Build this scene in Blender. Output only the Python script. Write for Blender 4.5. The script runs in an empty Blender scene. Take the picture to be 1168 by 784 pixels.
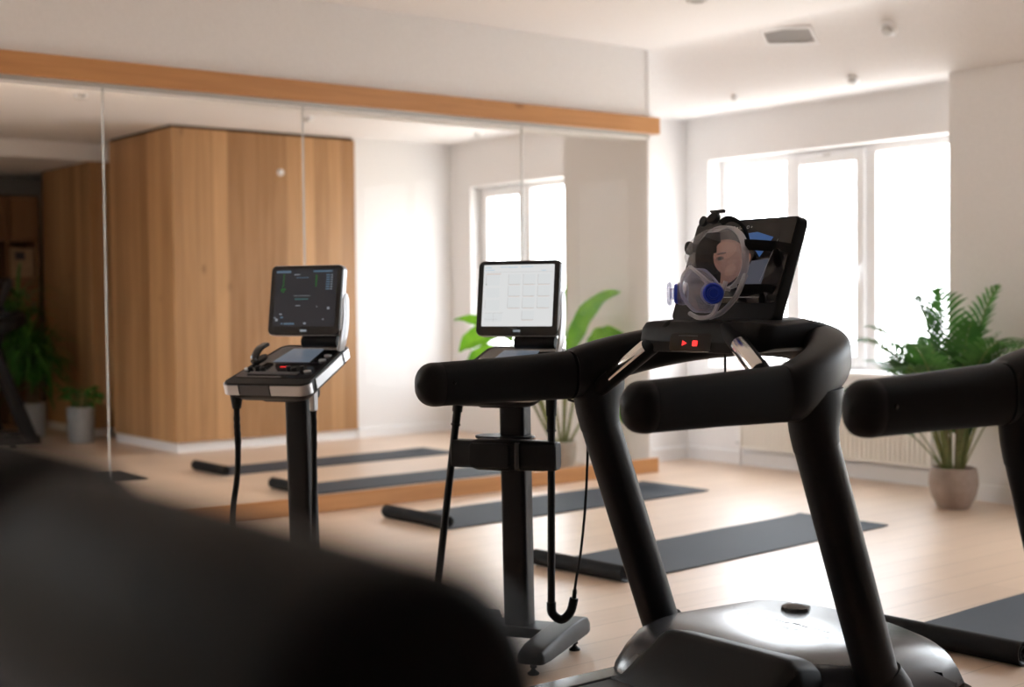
import bpy, bmesh, math, random
from mathutils import Vector, Matrix, Euler
random.seed(11)
C = bpy.context.scene.collection
PI = math.pi
R = math.radians

# ------------------------------------------------------------------ materials
def mat(name, col, rough=0.5, metal=0.0, spec=0.5, **kw):
    m = bpy.data.materials.new(name); m.use_nodes = True
    b = m.node_tree.nodes['Principled BSDF']
    b.inputs['Base Color'].default_value = (*col, 1)
    b.inputs['Roughness'].default_value = rough
    b.inputs['Metallic'].default_value = metal
    b.inputs['Specular IOR Level'].default_value = spec
    for k, v in kw.items():
        b.inputs[k.replace('_', ' ')].default_value = v
    return m

def noise_mat(name, c1, c2, rough=0.5, scale=40, spec=0.5, bump=0.0, stretch=(1, 1, 1), detail=4, metal=0.0, bdist=0.002):
    m = mat(name, c1, rough, metal, spec)
    nt = m.node_tree; b = nt.nodes['Principled BSDF']
    tc = nt.nodes.new('ShaderNodeTexCoord'); mp = nt.nodes.new('ShaderNodeMapping')
    mp.inputs['Scale'].default_value = stretch
    nz = nt.nodes.new('ShaderNodeTexNoise'); nz.inputs['Scale'].default_value = scale; nz.inputs['Detail'].default_value = detail
    rp = nt.nodes.new('ShaderNodeValToRGB')
    rp.color_ramp.elements[0].color = (*c1, 1); rp.color_ramp.elements[1].color = (*c2, 1)
    rp.color_ramp.elements[0].position = .3; rp.color_ramp.elements[1].position = .7
    L = nt.links.new
    L(tc.outputs['Object'], mp.inputs['Vector']); L(mp.outputs['Vector'], nz.inputs['Vector'])
    L(nz.outputs['Fac'], rp.inputs['Fac']); L(rp.outputs['Color'], b.inputs['Base Color'])
    if bump:
        bp = nt.nodes.new('ShaderNodeBump'); bp.inputs['Strength'].default_value = bump; bp.inputs['Distance'].default_value = bdist
        L(nz.outputs['Fac'], bp.inputs['Height']); L(bp.outputs['Normal'], b.inputs['Normal'])
    return m

def wood_mat(name, dark, light, plank_axis, grain_axis, width, rough=0.45, spec=0.4, var=0.35, length=None, bump=0.15, knots=True):
    """boards: width across plank_axis, grain along grain_axis (object coordinates)"""
    m = mat(name, light, rough, 0, spec)
    nt = m.node_tree; b = nt.nodes['Principled BSDF']; L = nt.links.new
    N = nt.nodes.new
    tc = N('ShaderNodeTexCoord'); sp = N('ShaderNodeSeparateXYZ'); L(tc.outputs['Object'], sp.inputs[0])
    def axis(a):
        if len(a) == 1: return sp.outputs[a]
        ad = N('ShaderNodeMath'); ad.operation = 'ADD'; L(sp.outputs[a[0]], ad.inputs[0]); L(sp.outputs[a[1]], ad.inputs[1]); return ad.outputs[0]
    def math_(op, a, bval=None):
        n = N('ShaderNodeMath'); n.operation = op
        if hasattr(a, 'links'): L(a, n.inputs[0])
        else: n.inputs[0].default_value = a
        if bval is not None:
            if hasattr(bval, 'links'): L(bval, n.inputs[1])
            else: n.inputs[1].default_value = bval
        return n.outputs[0]
    pa = axis(plank_axis); ga = axis(grain_axis)
    q = math_('DIVIDE', pa, width); idx = math_('FLOOR', q)
    fr = math_('FRACT', q)
    wn = N('ShaderNodeTexWhiteNoise'); wn.noise_dimensions = '1D'; L(idx, wn.inputs['W'])
    key = wn.outputs['Value']
    if length:
        off = math_('MULTIPLY', key, length)
        gq = math_('DIVIDE', math_('ADD', ga, off), length); gi = math_('FLOOR', gq)
        w2 = N('ShaderNodeTexWhiteNoise'); w2.noise_dimensions = '2D'
        cb = N('ShaderNodeCombineXYZ'); L(idx, cb.inputs[0]); L(gi, cb.inputs[1]); L(cb.outputs[0], w2.inputs['Vector']); key = w2.outputs['Value']
    # grain
    cv = N('ShaderNodeCombineXYZ')
    L(math_('MULTIPLY', pa, 26.0), cv.inputs[0]); L(math_('MULTIPLY', ga, 1.3), cv.inputs[1]); L(math_('MULTIPLY', key, 40.0), cv.inputs[2])
    nz = N('ShaderNodeTexNoise'); nz.inputs['Scale'].default_value = 1.0; nz.inputs['Detail'].default_value = 6; nz.inputs['Distortion'].default_value = .6
    L(cv.outputs[0], nz.inputs['Vector'])
    f = math_('ADD', math_('MULTIPLY', nz.outputs['Fac'], 1 - var), math_('MULTIPLY', key, var))
    rp = N('ShaderNodeValToRGB'); rp.color_ramp.elements[0].color = (*dark, 1); rp.color_ramp.elements[1].color = (*light, 1)
    rp.color_ramp.elements[0].position = .2; rp.color_ramp.elements[1].position = .75
    L(f, rp.inputs['Fac'])
    # seam
    e = math_('MINIMUM', fr, math_('SUBTRACT', 1.0, fr))
    seam = math_('LESS_THAN', e, 0.0025 / width)
    mx = N('ShaderNodeMix'); mx.data_type = 'RGBA'; mx.blend_type = 'MULTIPLY'
    L(math_('MULTIPLY', seam, .45), mx.inputs[0]); L(rp.outputs['Color'], mx.inputs[6]); mx.inputs[7].default_value = (.25, .2, .15, 1)
    out = mx.outputs[2]
    if knots:
        cv2 = N('ShaderNodeCombineXYZ'); L(math_('MULTIPLY', pa, 3.2), cv2.inputs[0]); L(math_('MULTIPLY', ga, 1.7), cv2.inputs[1])
        vo = N('ShaderNodeTexVoronoi'); vo.inputs['Scale'].default_value = 1.0; L(cv2.outputs[0], vo.inputs['Vector'])
        k = N('ShaderNodeMapRange'); k.inputs['From Min'].default_value = .02; k.inputs['From Max'].default_value = .10
        k.inputs['To Min'].default_value = .55; k.inputs['To Max'].default_value = 0; L(vo.outputs['Distance'], k.inputs['Value'])
        m2 = N('ShaderNodeMix'); m2.data_type = 'RGBA'; m2.blend_type = 'MULTIPLY'
        L(k.outputs[0], m2.inputs[0]); L(out, m2.inputs[6]); m2.inputs[7].default_value = (.3, .2, .13, 1); out = m2.outputs[2]
    L(out, b.inputs['Base Color'])
    if bump:
        bp = N('ShaderNodeBump'); bp.inputs['Strength'].default_value = bump; bp.inputs['Distance'].default_value = .001
        L(nz.outputs['Fac'], bp.inputs['Height']); L(bp.outputs['Normal'], b.inputs['Normal'])
    return m

def emit_mat(name, col, strength):
    m = mat(name, (0, 0, 0), .3)
    b = m.node_tree.nodes['Principled BSDF']
    b.inputs['Emission Color'].default_value = (*col, 1); b.inputs['Emission Strength'].default_value = strength
    return m

def glass_mat(name, tint=(1, 1, 1), gloss=.05, rough=0.0, haze=None, haze_f=0.0):
    m = bpy.data.materials.new(name); m.use_nodes = True
    nt = m.node_tree; nt.nodes.clear(); N = nt.nodes.new; L = nt.links.new
    out = N('ShaderNodeOutputMaterial'); tr = N('ShaderNodeBsdfTransparent'); tr.inputs[0].default_value = (*tint, 1)
    gl = N('ShaderNodeBsdfGlossy'); gl.inputs['Roughness'].default_value = rough
    mx = N('ShaderNodeMixShader'); mx.inputs[0].default_value = gloss
    src = tr.outputs[0]
    if haze:
        df = N('ShaderNodeBsdfDiffuse'); df.inputs[0].default_value = (*haze, 1)
        m0 = N('ShaderNodeMixShader'); m0.inputs[0].default_value = haze_f; L(tr.outputs[0], m0.inputs[1]); L(df.outputs[0], m0.inputs[2]); src = m0.outputs[0]
    L(src, mx.inputs[1]); L(gl.outputs[0], mx.inputs[2]); L(mx.outputs[0], out.inputs[0])
    return m

def clear_mat(name, tint, base=.06, edge=.55, rough=.08, haze=.0, hz=(.8, .82, .9)):
    """clear moulded plastic: see-through face on, shinier and denser towards the rim (fresnel)"""
    m = bpy.data.materials.new(name); m.use_nodes = True
    nt = m.node_tree; nt.nodes.clear(); N = nt.nodes.new; L = nt.links.new
    out = N('ShaderNodeOutputMaterial'); tr = N('ShaderNodeBsdfTransparent'); tr.inputs[0].default_value = (*tint, 1)
    gl = N('ShaderNodeBsdfGlossy'); gl.inputs['Roughness'].default_value = rough
    df = N('ShaderNodeBsdfDiffuse'); df.inputs[0].default_value = (*hz, 1)
    tl = N('ShaderNodeBsdfTranslucent'); tl.inputs[0].default_value = (*hz, 1)
    ad = N('ShaderNodeMixShader'); ad.inputs[0].default_value = .5; L(df.outputs[0], ad.inputs[1]); L(tl.outputs[0], ad.inputs[2])
    lw = N('ShaderNodeLayerWeight'); lw.inputs['Blend'].default_value = .25
    mr = N('ShaderNodeMapRange'); mr.inputs['To Min'].default_value = haze; mr.inputs['To Max'].default_value = min(1, haze + edge)
    L(lw.outputs['Facing'], mr.inputs['Value'])
    m0 = N('ShaderNodeMixShader'); L(mr.outputs[0], m0.inputs[0]); L(tr.outputs[0], m0.inputs[1]); L(ad.outputs[0], m0.inputs[2])
    m1 = N('ShaderNodeMixShader'); m1.inputs[0].default_value = base; L(m0.outputs[0], m1.inputs[1]); L(gl.outputs[0], m1.inputs[2])
    L(m1.outputs[0], out.inputs[0])
    return m

def leaf_mat(name, c1, c2, trans=.35):
    m = noise_mat(name, c1, c2, .4, 9, .4)
    nt = m.node_tree; N = nt.nodes.new; L = nt.links.new
    b = nt.nodes['Principled BSDF']; out = nt.nodes['Material Output']
    tl = N('ShaderNodeBsdfTranslucent')
    src = b.inputs['Base Color'].links[0].from_socket
    hs = N('ShaderNodeHueSaturation'); hs.inputs['Value'].default_value = 1.6; L(src, hs.inputs['Color']); L(hs.outputs[0], tl.inputs[0])
    mx = N('ShaderNodeMixShader'); mx.inputs[0].default_value = trans
    L(b.outputs[0], mx.inputs[1]); L(tl.outputs[0], mx.inputs[2]); L(mx.outputs[0], out.inputs[0])
    return m

M = {}
M['wall'] = noise_mat('plaster_white', (.80, .787, .782), (.83, .817, .812), .85, 60, .2, .03)
M['ceil'] = noise_mat('ceiling_paint', (.83, .812, .808), (.86, .842, .838), .9, 50, .2, .02)
M['mid'] = noise_mat('greige_plaster', (.50, .46, .42), (.55, .51, .47), .9, 40)
M['frame'] = mat('window_white', (.84, .84, .85), .35, 0, .5)
M['sill'] = mat('sill_white', (.85, .85, .84), .3, 0, .5)
M['floor'] = wood_mat('floor_laminate', (.56, .405, .295), (.64, .475, .35), 'Y', 'X', .19, .40, .5, .3, 1.3, .03, False)
fb = M['floor'].node_tree.nodes['Principled BSDF']; fb.inputs['Coat Weight'].default_value = .45; fb.inputs['Coat Roughness'].default_value = .36
M['dim'] = noise_mat('dark_plaster', (.10, .08, .07), (.13, .105, .09), .9, 40)
M['oak'] = wood_mat('oak_boards', (.30, .15, .06), (.58, .335, .16), 'X', 'Z', .145, .5, .35, .5)
M['oak_side'] = wood_mat('oak_boards_side', (.30, .15, .06), (.58, .335, .16), 'Y', 'Z', .145, .5, .35, .5)
M['rail'] = wood_mat('oak_rail', (.42, .19, .07), (.58, .29, .115), 'Z', 'X', .4, .4, .4, .1, None, .1)
M['dark_wood'] = wood_mat('dark_wood', (.12, .06, .025), (.24, .125, .055), 'X', 'Z', .3, .5, .3, .3)
M['rubber'] = noise_mat('black_soft_grip', (.0055, .0055, .006), (.008, .008, .0085), .6, 500, .14, .12, bdist=.0006)
M['plastic'] = noise_mat('black_plastic', (.0065, .0065, .007), (.0095, .0095, .01), .5, 300, .2, .05, bdist=.0004)
M['gloss'] = mat('black_gloss', (.008, .008, .009), .08, 0, .5)
M['bezel'] = mat('bezel_black', (.016, .016, .017), .33, 0, .5)
M['steel'] = noise_mat('black_powder_coat', (.006, .006, .007), (.009, .009, .010), .42, 400, .2, .05, bdist=.0004)
M['hoodtop'] = mat('hood_satin', (.03, .033, .04), .27, 0, .9)
M['chrome'] = mat('chrome', (.75, .74, .72), .16, 1)
M['silver'] = mat('silver_plastic', (.52, .53, .56), .32, .75)
M['grey'] = mat('grey_plastic', (.07, .07, .08), .4, 0, .5)
M['lightgrey'] = mat('pale_grey_plastic', (.55, .57, .6), .3, .2)
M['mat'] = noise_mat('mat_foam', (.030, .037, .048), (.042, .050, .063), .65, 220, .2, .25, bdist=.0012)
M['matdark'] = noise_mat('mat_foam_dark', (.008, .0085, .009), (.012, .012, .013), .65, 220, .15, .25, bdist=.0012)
M['belt'] = noise_mat('belt_rubber', (.02, .02, .021), (.04, .04, .042), .6, 260, .4, .6, bdist=.0015)
M['red'] = emit_mat('red_light', (1.0, .02, .02), 1.6)
M['blue'] = mat('blue_valve', (.015, .06, .62), .3, 0, .5)
M['clear'] = clear_mat('clear_visor', (.97, .97, .98), .045, .30, .03, .015)
M['silicone'] = clear_mat('clear_silicone', (.92, .92, .98), .10, .55, .10, .16, (.72, .75, .95))
M['rimclear'] = clear_mat('visor_rim_clear', (.93, .93, .96), .16, .5, .1, .36, (.86, .87, .92))
M['strap'] = noise_mat('black_strap', (.008, .008, .008), (.014, .014, .014), .8, 300, .2, .2)
M['potgrey'] = noise_mat('pot_grey', (.24, .255, .26), (.29, .30, .31), .6, 30, .3)
M['pottaupe'] = noise_mat('pot_taupe', (.29, .22, .185), (.34, .265, .225), .6, 25, .3, .1)
M['potbeige'] = noise_mat('pot_beige', (.42, .36, .30), (.48, .42, .36), .6, 25, .3)
M['soil'] = noise_mat('potting_soil', (.03, .02, .014), (.07, .045, .03), .95, 60, .1, .8, bdist=.01)
M['palm'] = leaf_mat('palm_green', (.025, .085, .018), (.06, .17, .03), .3)
M['banana'] = leaf_mat('banana_green', (.08, .25, .015), (.19, .42, .03), .5)
M['darkleaf'] = leaf_mat('dark_leaf', (.04, .14, .025), (.09, .27, .05), .35)
M['stem'] = noise_mat('stem_green', (.12, .17, .05), (.22, .22, .08), .6, 30)
M['bark'] = noise_mat('stem_bark', (.12, .08, .045), (.24, .17, .10), .8, 40, .2, .4)
M['radiator'] = mat('radiator_enamel', (.78, .75, .70), .35, 0, .5)
M['card'] = noise_mat('cardboard', (.30, .20, .11), (.38, .26, .15), .8, 20)
M['darkbook'] = mat('dark_binder', (.02, .025, .035), .5)
M['wax'] = emit_mat('lit_wax', (1.0, .78, .45), .7)
M['mirror'] = glass_mat('mirror_pane', (.97, .975, .97), .003)
M['seam'] = mat('pane_edge', (.55, .57, .56), .25, .3)
M['pane'] = glass_mat('window_glass', (.98, .985, .99), .04)
M['alu'] = mat('dark_channel', (.10, .10, .11), .4, .6)
M['skin'] = mat('screen_skin', (.19, .085, .06), .35); M['skind'] = mat('screen_skin_dark', (.08, .035, .028), .35)
M['skinl'] = mat('screen_skin_light', (.26, .12, .085), .35)
M['scap'] = mat('screen_cap', (.03, .09, .26), .35); M['sgrey'] = mat('screen_grey', (.10, .115, .15), .35)
M['shair'] = mat('screen_hair', (.012, .010, .010), .4); M['sback'] = mat('screen_backdrop', (.014, .012, .013), .12)
for k_, e_ in (('skin', (.075, .036, .028)), ('skind', (.034, .016, .014)), ('skinl', (.095, .048, .036)), ('scap', (.015, .05, .14)), ('sgrey', (.035, .04, .055))):
    b_ = M[k_].node_tree.nodes['Principled BSDF']; b_.inputs['Emission Color'].default_value = (*e_, 1); b_.inputs['Emission Strength'].default_value = 1.0      # picture on a lit screen
M['darkui'] = emit_mat('dark_display', (.018, .018, .022), 1.0)
M['whiteui'] = emit_mat('white_display', (.70, .71, .71), 1.0)
M['uig'] = emit_mat('ui_green', (.008, .11, .012), 1.0); M['uib'] = emit_mat('ui_blue', (.07, .13, .19), 1.0)
M['uit'] = emit_mat('ui_teal', (.05, .17, .17), 1.0); M['uiw'] = emit_mat('ui_pale', (.22, .25, .28), 1.0)
M['uil'] = emit_mat('ui_line', (.42, .40, .39), 1.0); M['uio'] = emit_mat('ui_orange', (.62, .46, .38), 1.0)
M['uis'] = emit_mat('ui_skyblue', (.40, .55, .66), 1.0); M['uip'] = emit_mat('ui_panel', (.67, .69, .695), 1.0)
M['lcd'] = emit_mat('small_lcd', (.10, .12, .15), 1.0)
M['print'] = mat('pale_print', (.5, .5, .52), .4)
M['ventgrey'] = mat('vent_grey', (.60, .59, .58), .6)
M['ventdark'] = mat('vent_grille', (.34, .33, .32), .6)
M['facade'] = noise_mat('render_facade', (.78, .70, .60), (.82, .75, .66), .9, 3)

# ------------------------------------------------------------------ mesh helpers
def link(name, bm, m, parent=None, smooth=True, bevel=0, seg=2, sub=0):
    me = bpy.data.meshes.new(name); bmesh.ops.recalc_face_normals(bm, faces=bm.faces[:]); bm.to_mesh(me); bm.free()
    o = bpy.data.objects.new(name, me); C.objects.link(o)
    if isinstance(m, (list, tuple)):
        for x in m: me.materials.append(M[x] if isinstance(x, str) else x)
    else: me.materials.append(M[m] if isinstance(m, str) else m)
    for p in me.polygons: p.use_smooth = smooth
    if bevel:
        b = o.modifiers.new('bevel', 'BEVEL'); b.width = bevel; b.segments = seg; b.limit_method = 'ANGLE'; b.angle_limit = R(35)
        b.harden_normals = False
    if sub:
        s = o.modifiers.new('sub', 'SUBSURF'); s.levels = sub; s.render_levels = sub
    if smooth:
        w = o.modifiers.new('wn', 'WEIGHTED_NORMAL') if bevel else None
        try: me.set_sharp_from_angle(angle=R(38))
        except Exception: pass
    if parent: o.parent = parent
    return o
def BM(): return bmesh.new()
def thing(name, label, cat, loc=(0, 0, 0), rz=0, group=None):
    o = bpy.data.objects.new(name, None); C.objects.link(o); o.location = loc; o.rotation_euler = (0, 0, rz)
    o.empty_display_size = .1
    o['label'] = label; o['category'] = cat
    if group: o['group'] = group
    return o
def tag(o, label, cat, group=None):
    o['label'] = label; o['category'] = cat
    if group: o['group'] = group
    return o
def struct(name, bm, m, **kw):
    o = link(name, bm, m, **kw); o['kind'] = 'structure'; return o
def dup(root, loc, label, group=None):
    r = root.copy(); C.objects.link(r); r.location = loc; r['label'] = label
    if group: r['group'] = group
    for ch in list(root.children):
        c = ch.copy(); C.objects.link(c); c.parent = r
        for g in list(ch.children):
            d = g.copy(); C.objects.link(d); d.parent = c
    return r
def box(bm, lo, hi, mtx=None):
    x0, y0, z0 = lo; x1, y1, z1 = hi
    v = [Vector(p) for p in [(x0,y0,z0),(x1,y0,z0),(x1,y1,z0),(x0,y1,z0),(x0,y0,z1),(x1,y0,z1),(x1,y1,z1),(x0,y1,z1)]]
    if mtx: v = [mtx @ p for p in v]
    v = [bm.verts.new(p) for p in v]
    for f in [(0,3,2,1),(4,5,6,7),(0,1,5,4),(1,2,6,5),(2,3,7,6),(3,0,4,7)]: bm.faces.new([v[i] for i in f])
    return bm
def ring_loft(bm, rings, cap0=True, cap1=True, close=False):
    vs = [[bm.verts.new(p) for p in r] for r in rings]
    n = len(vs[0])
    m = len(vs)
    for i in range(m - 1 + (1 if close else 0)):
        a = vs[i]; b = vs[(i + 1) % m]
        for j in range(n): bm.faces.new([a[j], a[(j+1) % n], b[(j+1) % n], b[j]])
    if not close:
        if cap0: bm.faces.new(list(reversed(vs[0])))
        if cap1: bm.faces.new(vs[-1])
    return bm
def spow(v, e): return math.copysign(abs(v) ** e, v)
def sweep(bm, pts, ab, n=24, exp=2.0, up=(0, 0, 1), cap0=False, cap1=False, capk=1.0):
    """sweep a superellipse (a sideways, b along up) along pts; cap0/cap1 make rounded ends"""
    P = [Vector(p) for p in pts]; up = Vector(up)
    if not isinstance(ab, list): ab = [ab] * len(P)
    T = []
    for i in range(len(P)):
        t = P[min(i+1, len(P)-1)] - P[max(i-1, 0)]; T.append(t.normalized())
    def ring(c, t, a, b):
        s = t.cross(up)
        s = Vector((1, 0, 0)) if s.length < 1e-4 else s.normalized()
        u = s.cross(t).normalized()
        out = []
        for k in range(n):
            th = 2 * PI * k / n
            out.append(c + s * a * spow(math.cos(th), 2/exp) + u * b * spow(math.sin(th), 2/exp))
        return out
    rings = []
    if cap0:
        L = min(ab[0]) * capk
        for k in range(6):
            q = 1 - k / 6.0; s = math.sqrt(max(0, 1 - q*q)); s = max(s, .06)
            rings.append(ring(P[0] - T[0] * L * q, T[0], ab[0][0]*s, ab[0][1]*s))
    for p, t, (a, b) in zip(P, T, ab): rings.append(ring(p, t, a, b))
    if cap1:
        L = min(ab[-1]) * capk
        for k in range(1, 7):
            q = k / 6.0; s = max(math.sqrt(max(0, 1 - q*q)), .06)
            rings.append(ring(P[-1] + T[-1] * L * q, T[-1], ab[-1][0]*s, ab[-1][1]*s))
    return ring_loft(bm, rings)
def tube(bm, pts, r, n=10, cap=True):
    """round tube with parallel-transported frame"""
    P = [Vector(p) for p in pts]
    rr = r if isinstance(r, list) else [r] * len(P)
    T = [(P[min(i+1, len(P)-1)] - P[max(i-1, 0)]).normalized() for i in range(len(P))]
    a = Vector((0, 0, 1)) if abs(T[0].z) < .9 else Vector((1, 0, 0))
    s = T[0].cross(a).normalized(); rings = []
    for i, (p, t) in enumerate(zip(P, T)):
        s = (s - t * s.dot(t)).normalized(); u = t.cross(s)
        rings.append([p + (s * math.cos(2*PI*k/n) + u * math.sin(2*PI*k/n)) * rr[i] for k in range(n)])
    return ring_loft(bm, rings, cap, cap)
def lathe(bm, prof, n=32, c=(0, 0, 0), mtx=None):
    rings = []
    for r, z in prof:
        ring = [Vector((r*math.cos(2*PI*k/n), r*math.sin(2*PI*k/n), z)) for k in range(n)]
        if mtx: ring = [mtx @ p for p in ring]
        rings.append([p + Vector(c) for p in ring])
    return ring_loft(bm, rings)
def curve(pts, n=24):
    """Catmull-Rom through pts"""
    P = [Vector(p) for p in pts]; P = [P[0]*2 - P[1]] + P + [P[-1]*2 - P[-2]]
    out = []; seg = len(P) - 3
    for i in range(seg):
        p0, p1, p2, p3 = P[i:i+4]; m = max(2, n // seg)
        for k in range(m):
            t = k / m
            out.append(.5*((2*p1) + (p2-p0)*t + (2*p0-5*p1+4*p2-p3)*t*t + (3*p1-p0-3*p2+p3)*t**3))
    out.append(P[-2]); return out
def prism(bm, outline, d0, d1, mtx=None):
    """outline in local xy, extruded d0..d1 in local z"""
    r0 = [Vector((x, y, d0)) for x, y in outline]; r1 = [Vector((x, y, d1)) for x, y in outline]
    if mtx: r0 = [mtx @ p for p in r0]; r1 = [mtx @ p for p in r1]
    return ring_loft(bm, [r0, r1])
def rrect(w, h, r, n=5, cx=0, cy=0):
    o = []
    for (sx, sy, a0) in ((1, 1, 0), (-1, 1, 90), (-1, -1, 180), (1, -1, 270)):
        for k in range(n + 1):
            a = R(a0 + 90 * k / n)
            o.append((cx + sx*(w/2 - r) + r*math.cos(a), cy + sy*(h/2 - r) + r*math.sin(a)))
    return o
def basis(o, x, y, z):
    x, y, z = Vector(x).normalized(), Vector(y).normalized(), Vector(z).normalized()
    return Matrix(((x.x, y.x, z.x, o[0]), (x.y, y.y, z.y, o[1]), (x.z, y.z, z.z, o[2]), (0, 0, 0, 1)))

# ------------------------------------------------------------------ room shell
MY = 7.24          # mirror wall face
WX = 7.915         # window wall face
VZ = 2.82          # ceiling height of the mirror image built behind the panes
bm = BM(); box(bm, (-1.6, -2.2, -.1), (8.3, 15.2, 0)); struct('floor', bm, 'floor', smooth=False)
# ceiling of the room, coving down to the lower ceiling along the windows
bm = BM()
xs = [-1.6, 2, 5, 6.6, 7.02] + [7.02 + .6*k/14 for k in range(1, 15)] + [8.3]
def cz(x):
    t = min(1, max(0, (x - 7.02)/.6)); t = t*t*(3 - 2*t); return 3.122 - .412*t
rings = []
for x in xs: rings.append([Vector((x, -2.2, cz(x))), Vector((x, 7.85, cz(x))), Vector((x, 7.85, cz(x)+.12)), Vector((x, -2.2, cz(x)+.12))])
ring_loft(bm, rings); struct('ceiling', bm, 'ceil')
bm = BM(); box(bm, (1.0, 7.40, VZ), (7.05, 15.2, VZ+.1)); box(bm, (7.05, 8.0, VZ), (8.3, 15.2, VZ+.1)); struct('ceiling_reflected', bm, 'ceil', smooth=False)

def wall(name, *boxes, m='wall', **kw):
    bm = BM()
    for lo, hi in boxes: box(bm, lo, hi)
    return struct(name, bm, m, smooth=False, **kw)
wall('wall_back', ((-1.7, -2.2, 0), (-1.6, 15.2, 3.3)), m='mid')
wall('wall_right', ((-1.6, -2.3, 0), (8.3, -2.2, 3.3)), m='dim')
wall('wall_left', ((-1.6, MY+.02, 2.46), (7.068, MY+.16, 3.3)))                          # above the mirror
wall('wall_alcove', ((7.05, MY+.012, 0), (7.075, 7.70, 3.3)), ((7.05, 7.70, 0), (8.4, 8.2, 3.3)))
wall('wall_bounce_blocker', ((1.3, 10.3, 0), (1.4, 15.1, 3.0)), m='mid')  # unseen wall, added to keep bounce light off the oak side
wall('wall_opposite', ((-1.6, 15.1, 0), (8.3, 15.2, 3.3)), m='mid')
# window wall with two openings + the opening in the built mirror image
Z0, Z1 = .745, 2.375
wall('wall_front',
     ((WX, 7.46, 0), (8.25, 7.72, 3.3)), ((WX, 3.75, 0), (8.25, 5.15, 3.3)), ((WX, -2.2, 0), (8.25, 1.5, 3.3)),
     ((WX, 5.15, 0), (8.25, 7.46, Z0)), ((WX, 1.5, 0), (8.25, 3.75, .3)),
     ((WX, 5.15, Z1), (8.25, 7.46, 3.3)), ((WX, 1.5, 2.6), (8.25, 3.75, 3.3)))
wall('wall_pillar', ((7.61, 3.75, 0), (WX, 5.085, 3.3)))
wall('wall_front_reflected', ((7.93, 8.2, 0), (8.25, 8.7, 3.3)), ((7.93, 8.7, 0), (8.25, 10.62, Z0)), ((7.93, 8.7, 2.385), (8.25, 10.62, 3.3)), ((7.93, 10.62, 0), (8.25, 15.2, 3.3)))
wall('wall_end_reflected', ((6.80, 10.95, 0), (7.93, 11.1, 3.0)))
# oak-clad volumes seen in the mirror
bm = BM(); box(bm, (4.99, 10.93, .085), (6.815, 12.3, 2.795))
o = struct('wall_oak', bm, ['oak', 'oak_side'], smooth=False)
for p in o.data.polygons: p.material_index = 1 if abs(p.normal.x) > .5 else 0
bm = BM(); box(bm, (5.0, 10.945, 2.795), (6.80, 12.3, 2.82)); struct('trim_shade_strip', bm, 'matdark', smooth=False)  # black strip: shade of the gap under the ceiling, put into colour
bm = BM(); box(bm, (5.01, 10.95, 0), (6.80, 12.3, .085)); struct('baseboard_oak', bm, 'frame', smooth=False)
bm = BM(); box(bm, (4.995, 12.8, .08), (6.9, 14.1, 2.66))
o = struct('wall_oak_rear', bm, ['oak', 'oak_side'], smooth=False)
for p in o.data.polygons: p.material_index = 1 if abs(p.normal.x) > .5 else 0
bm = BM(); box(bm, (5.01, 12.82, 0), (6.9, 14.1, .08)); struct('baseboard_rear', bm, 'frame', smooth=False)
bm = BM(); box(bm, (1.0, 12.75, 2.665), (6.9, 15.1, 3.0)); struct('ceiling_drop', bm, 'ceil', smooth=False)
bm = BM(); box(bm, (6.815, 11.1, 0), (6.9, 15.1, 3.0)); struct('wall_rear_side', bm, 'wall', smooth=False)

# baseboards
bm = BM()
box(bm, (7.09, 7.682, 0), (WX, 7.70, .105)); box(bm, (7.09, 7.676, .085), (WX, 7.70, .10)); struct('baseboard_alcove', bm, 'frame', smooth=False)
bm = BM()
box(bm, (WX-.018, 5.085, 0), (WX, 7.70, .105)); box(bm, (WX-.024, 5.085, .085), (WX, 7.70, .10)); struct('baseboard_front', bm, 'frame', smooth=False)
bm = BM(); box(bm, (7.592, 3.75, 0), (7.61, 5.085, .105)); struct('baseboard_pillar', bm, 'frame', smooth=False)
bm = BM(); box(bm, (6.82, 10.93, 0), (7.93, 10.95, .09)); struct('baseboard_end', bm, 'frame', smooth=False)

# mirror wall: oak rail, oak plinth, channel, panes
bm = BM(); box(bm, (-1.6, MY-.035, 2.503), (7.135, MY+.05, 2.622)); tag(link('wood_rail', bm, 'rail', smooth=False, bevel=.003), 'long oak rail running across the top of the mirror wall', 'rail')
bm = BM(); box(bm, (-1.6, MY-.01, 0), (7.122, MY+.008, .107)); tag(link('wood_plinth', bm, 'rail', smooth=False, bevel=.002), 'oak plinth board along the floor under the mirror', 'plinth')
bm = BM(); box(bm, (-1.6, MY+.012, 2.478), (7.07, MY+.045, 2.503)); tag(link('mirror_channel', bm, 'seam', smooth=False), 'thin grey metal channel holding the mirror under the oak rail', 'channel')
seams = [-1.55, 2.915, 4.163, 5.865, 7.06]
plab = ['mirror pane at the far left, showing the tall potted plants', 'mirror pane showing the oak corner and the left of the oak boards',
        'mirror pane behind the two monitors, showing the oak edge and bare white wall', 'rightmost mirror pane at the end of the wall, showing window and banana plant']
for k in range(4):
    bm = BM(); box(bm, (seams[k]+.002, MY+.020, .10), (seams[k+1]-.002, MY+.026, 2.48))  # clear pane; its mirror image is a room built behind it
    o = tag(link('wall_mirror', bm, 'mirror', smooth=False), plab[k], 'mirror', 'mirror wall panes')
    if k < 3:
        bm = BM(); box(bm, (seams[k+1]-.0035, MY+.017, .10), (seams[k+1]+.0035, MY+.027, 2.48)); link('edge_strip', bm, 'seam', o, smooth=False)

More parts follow.
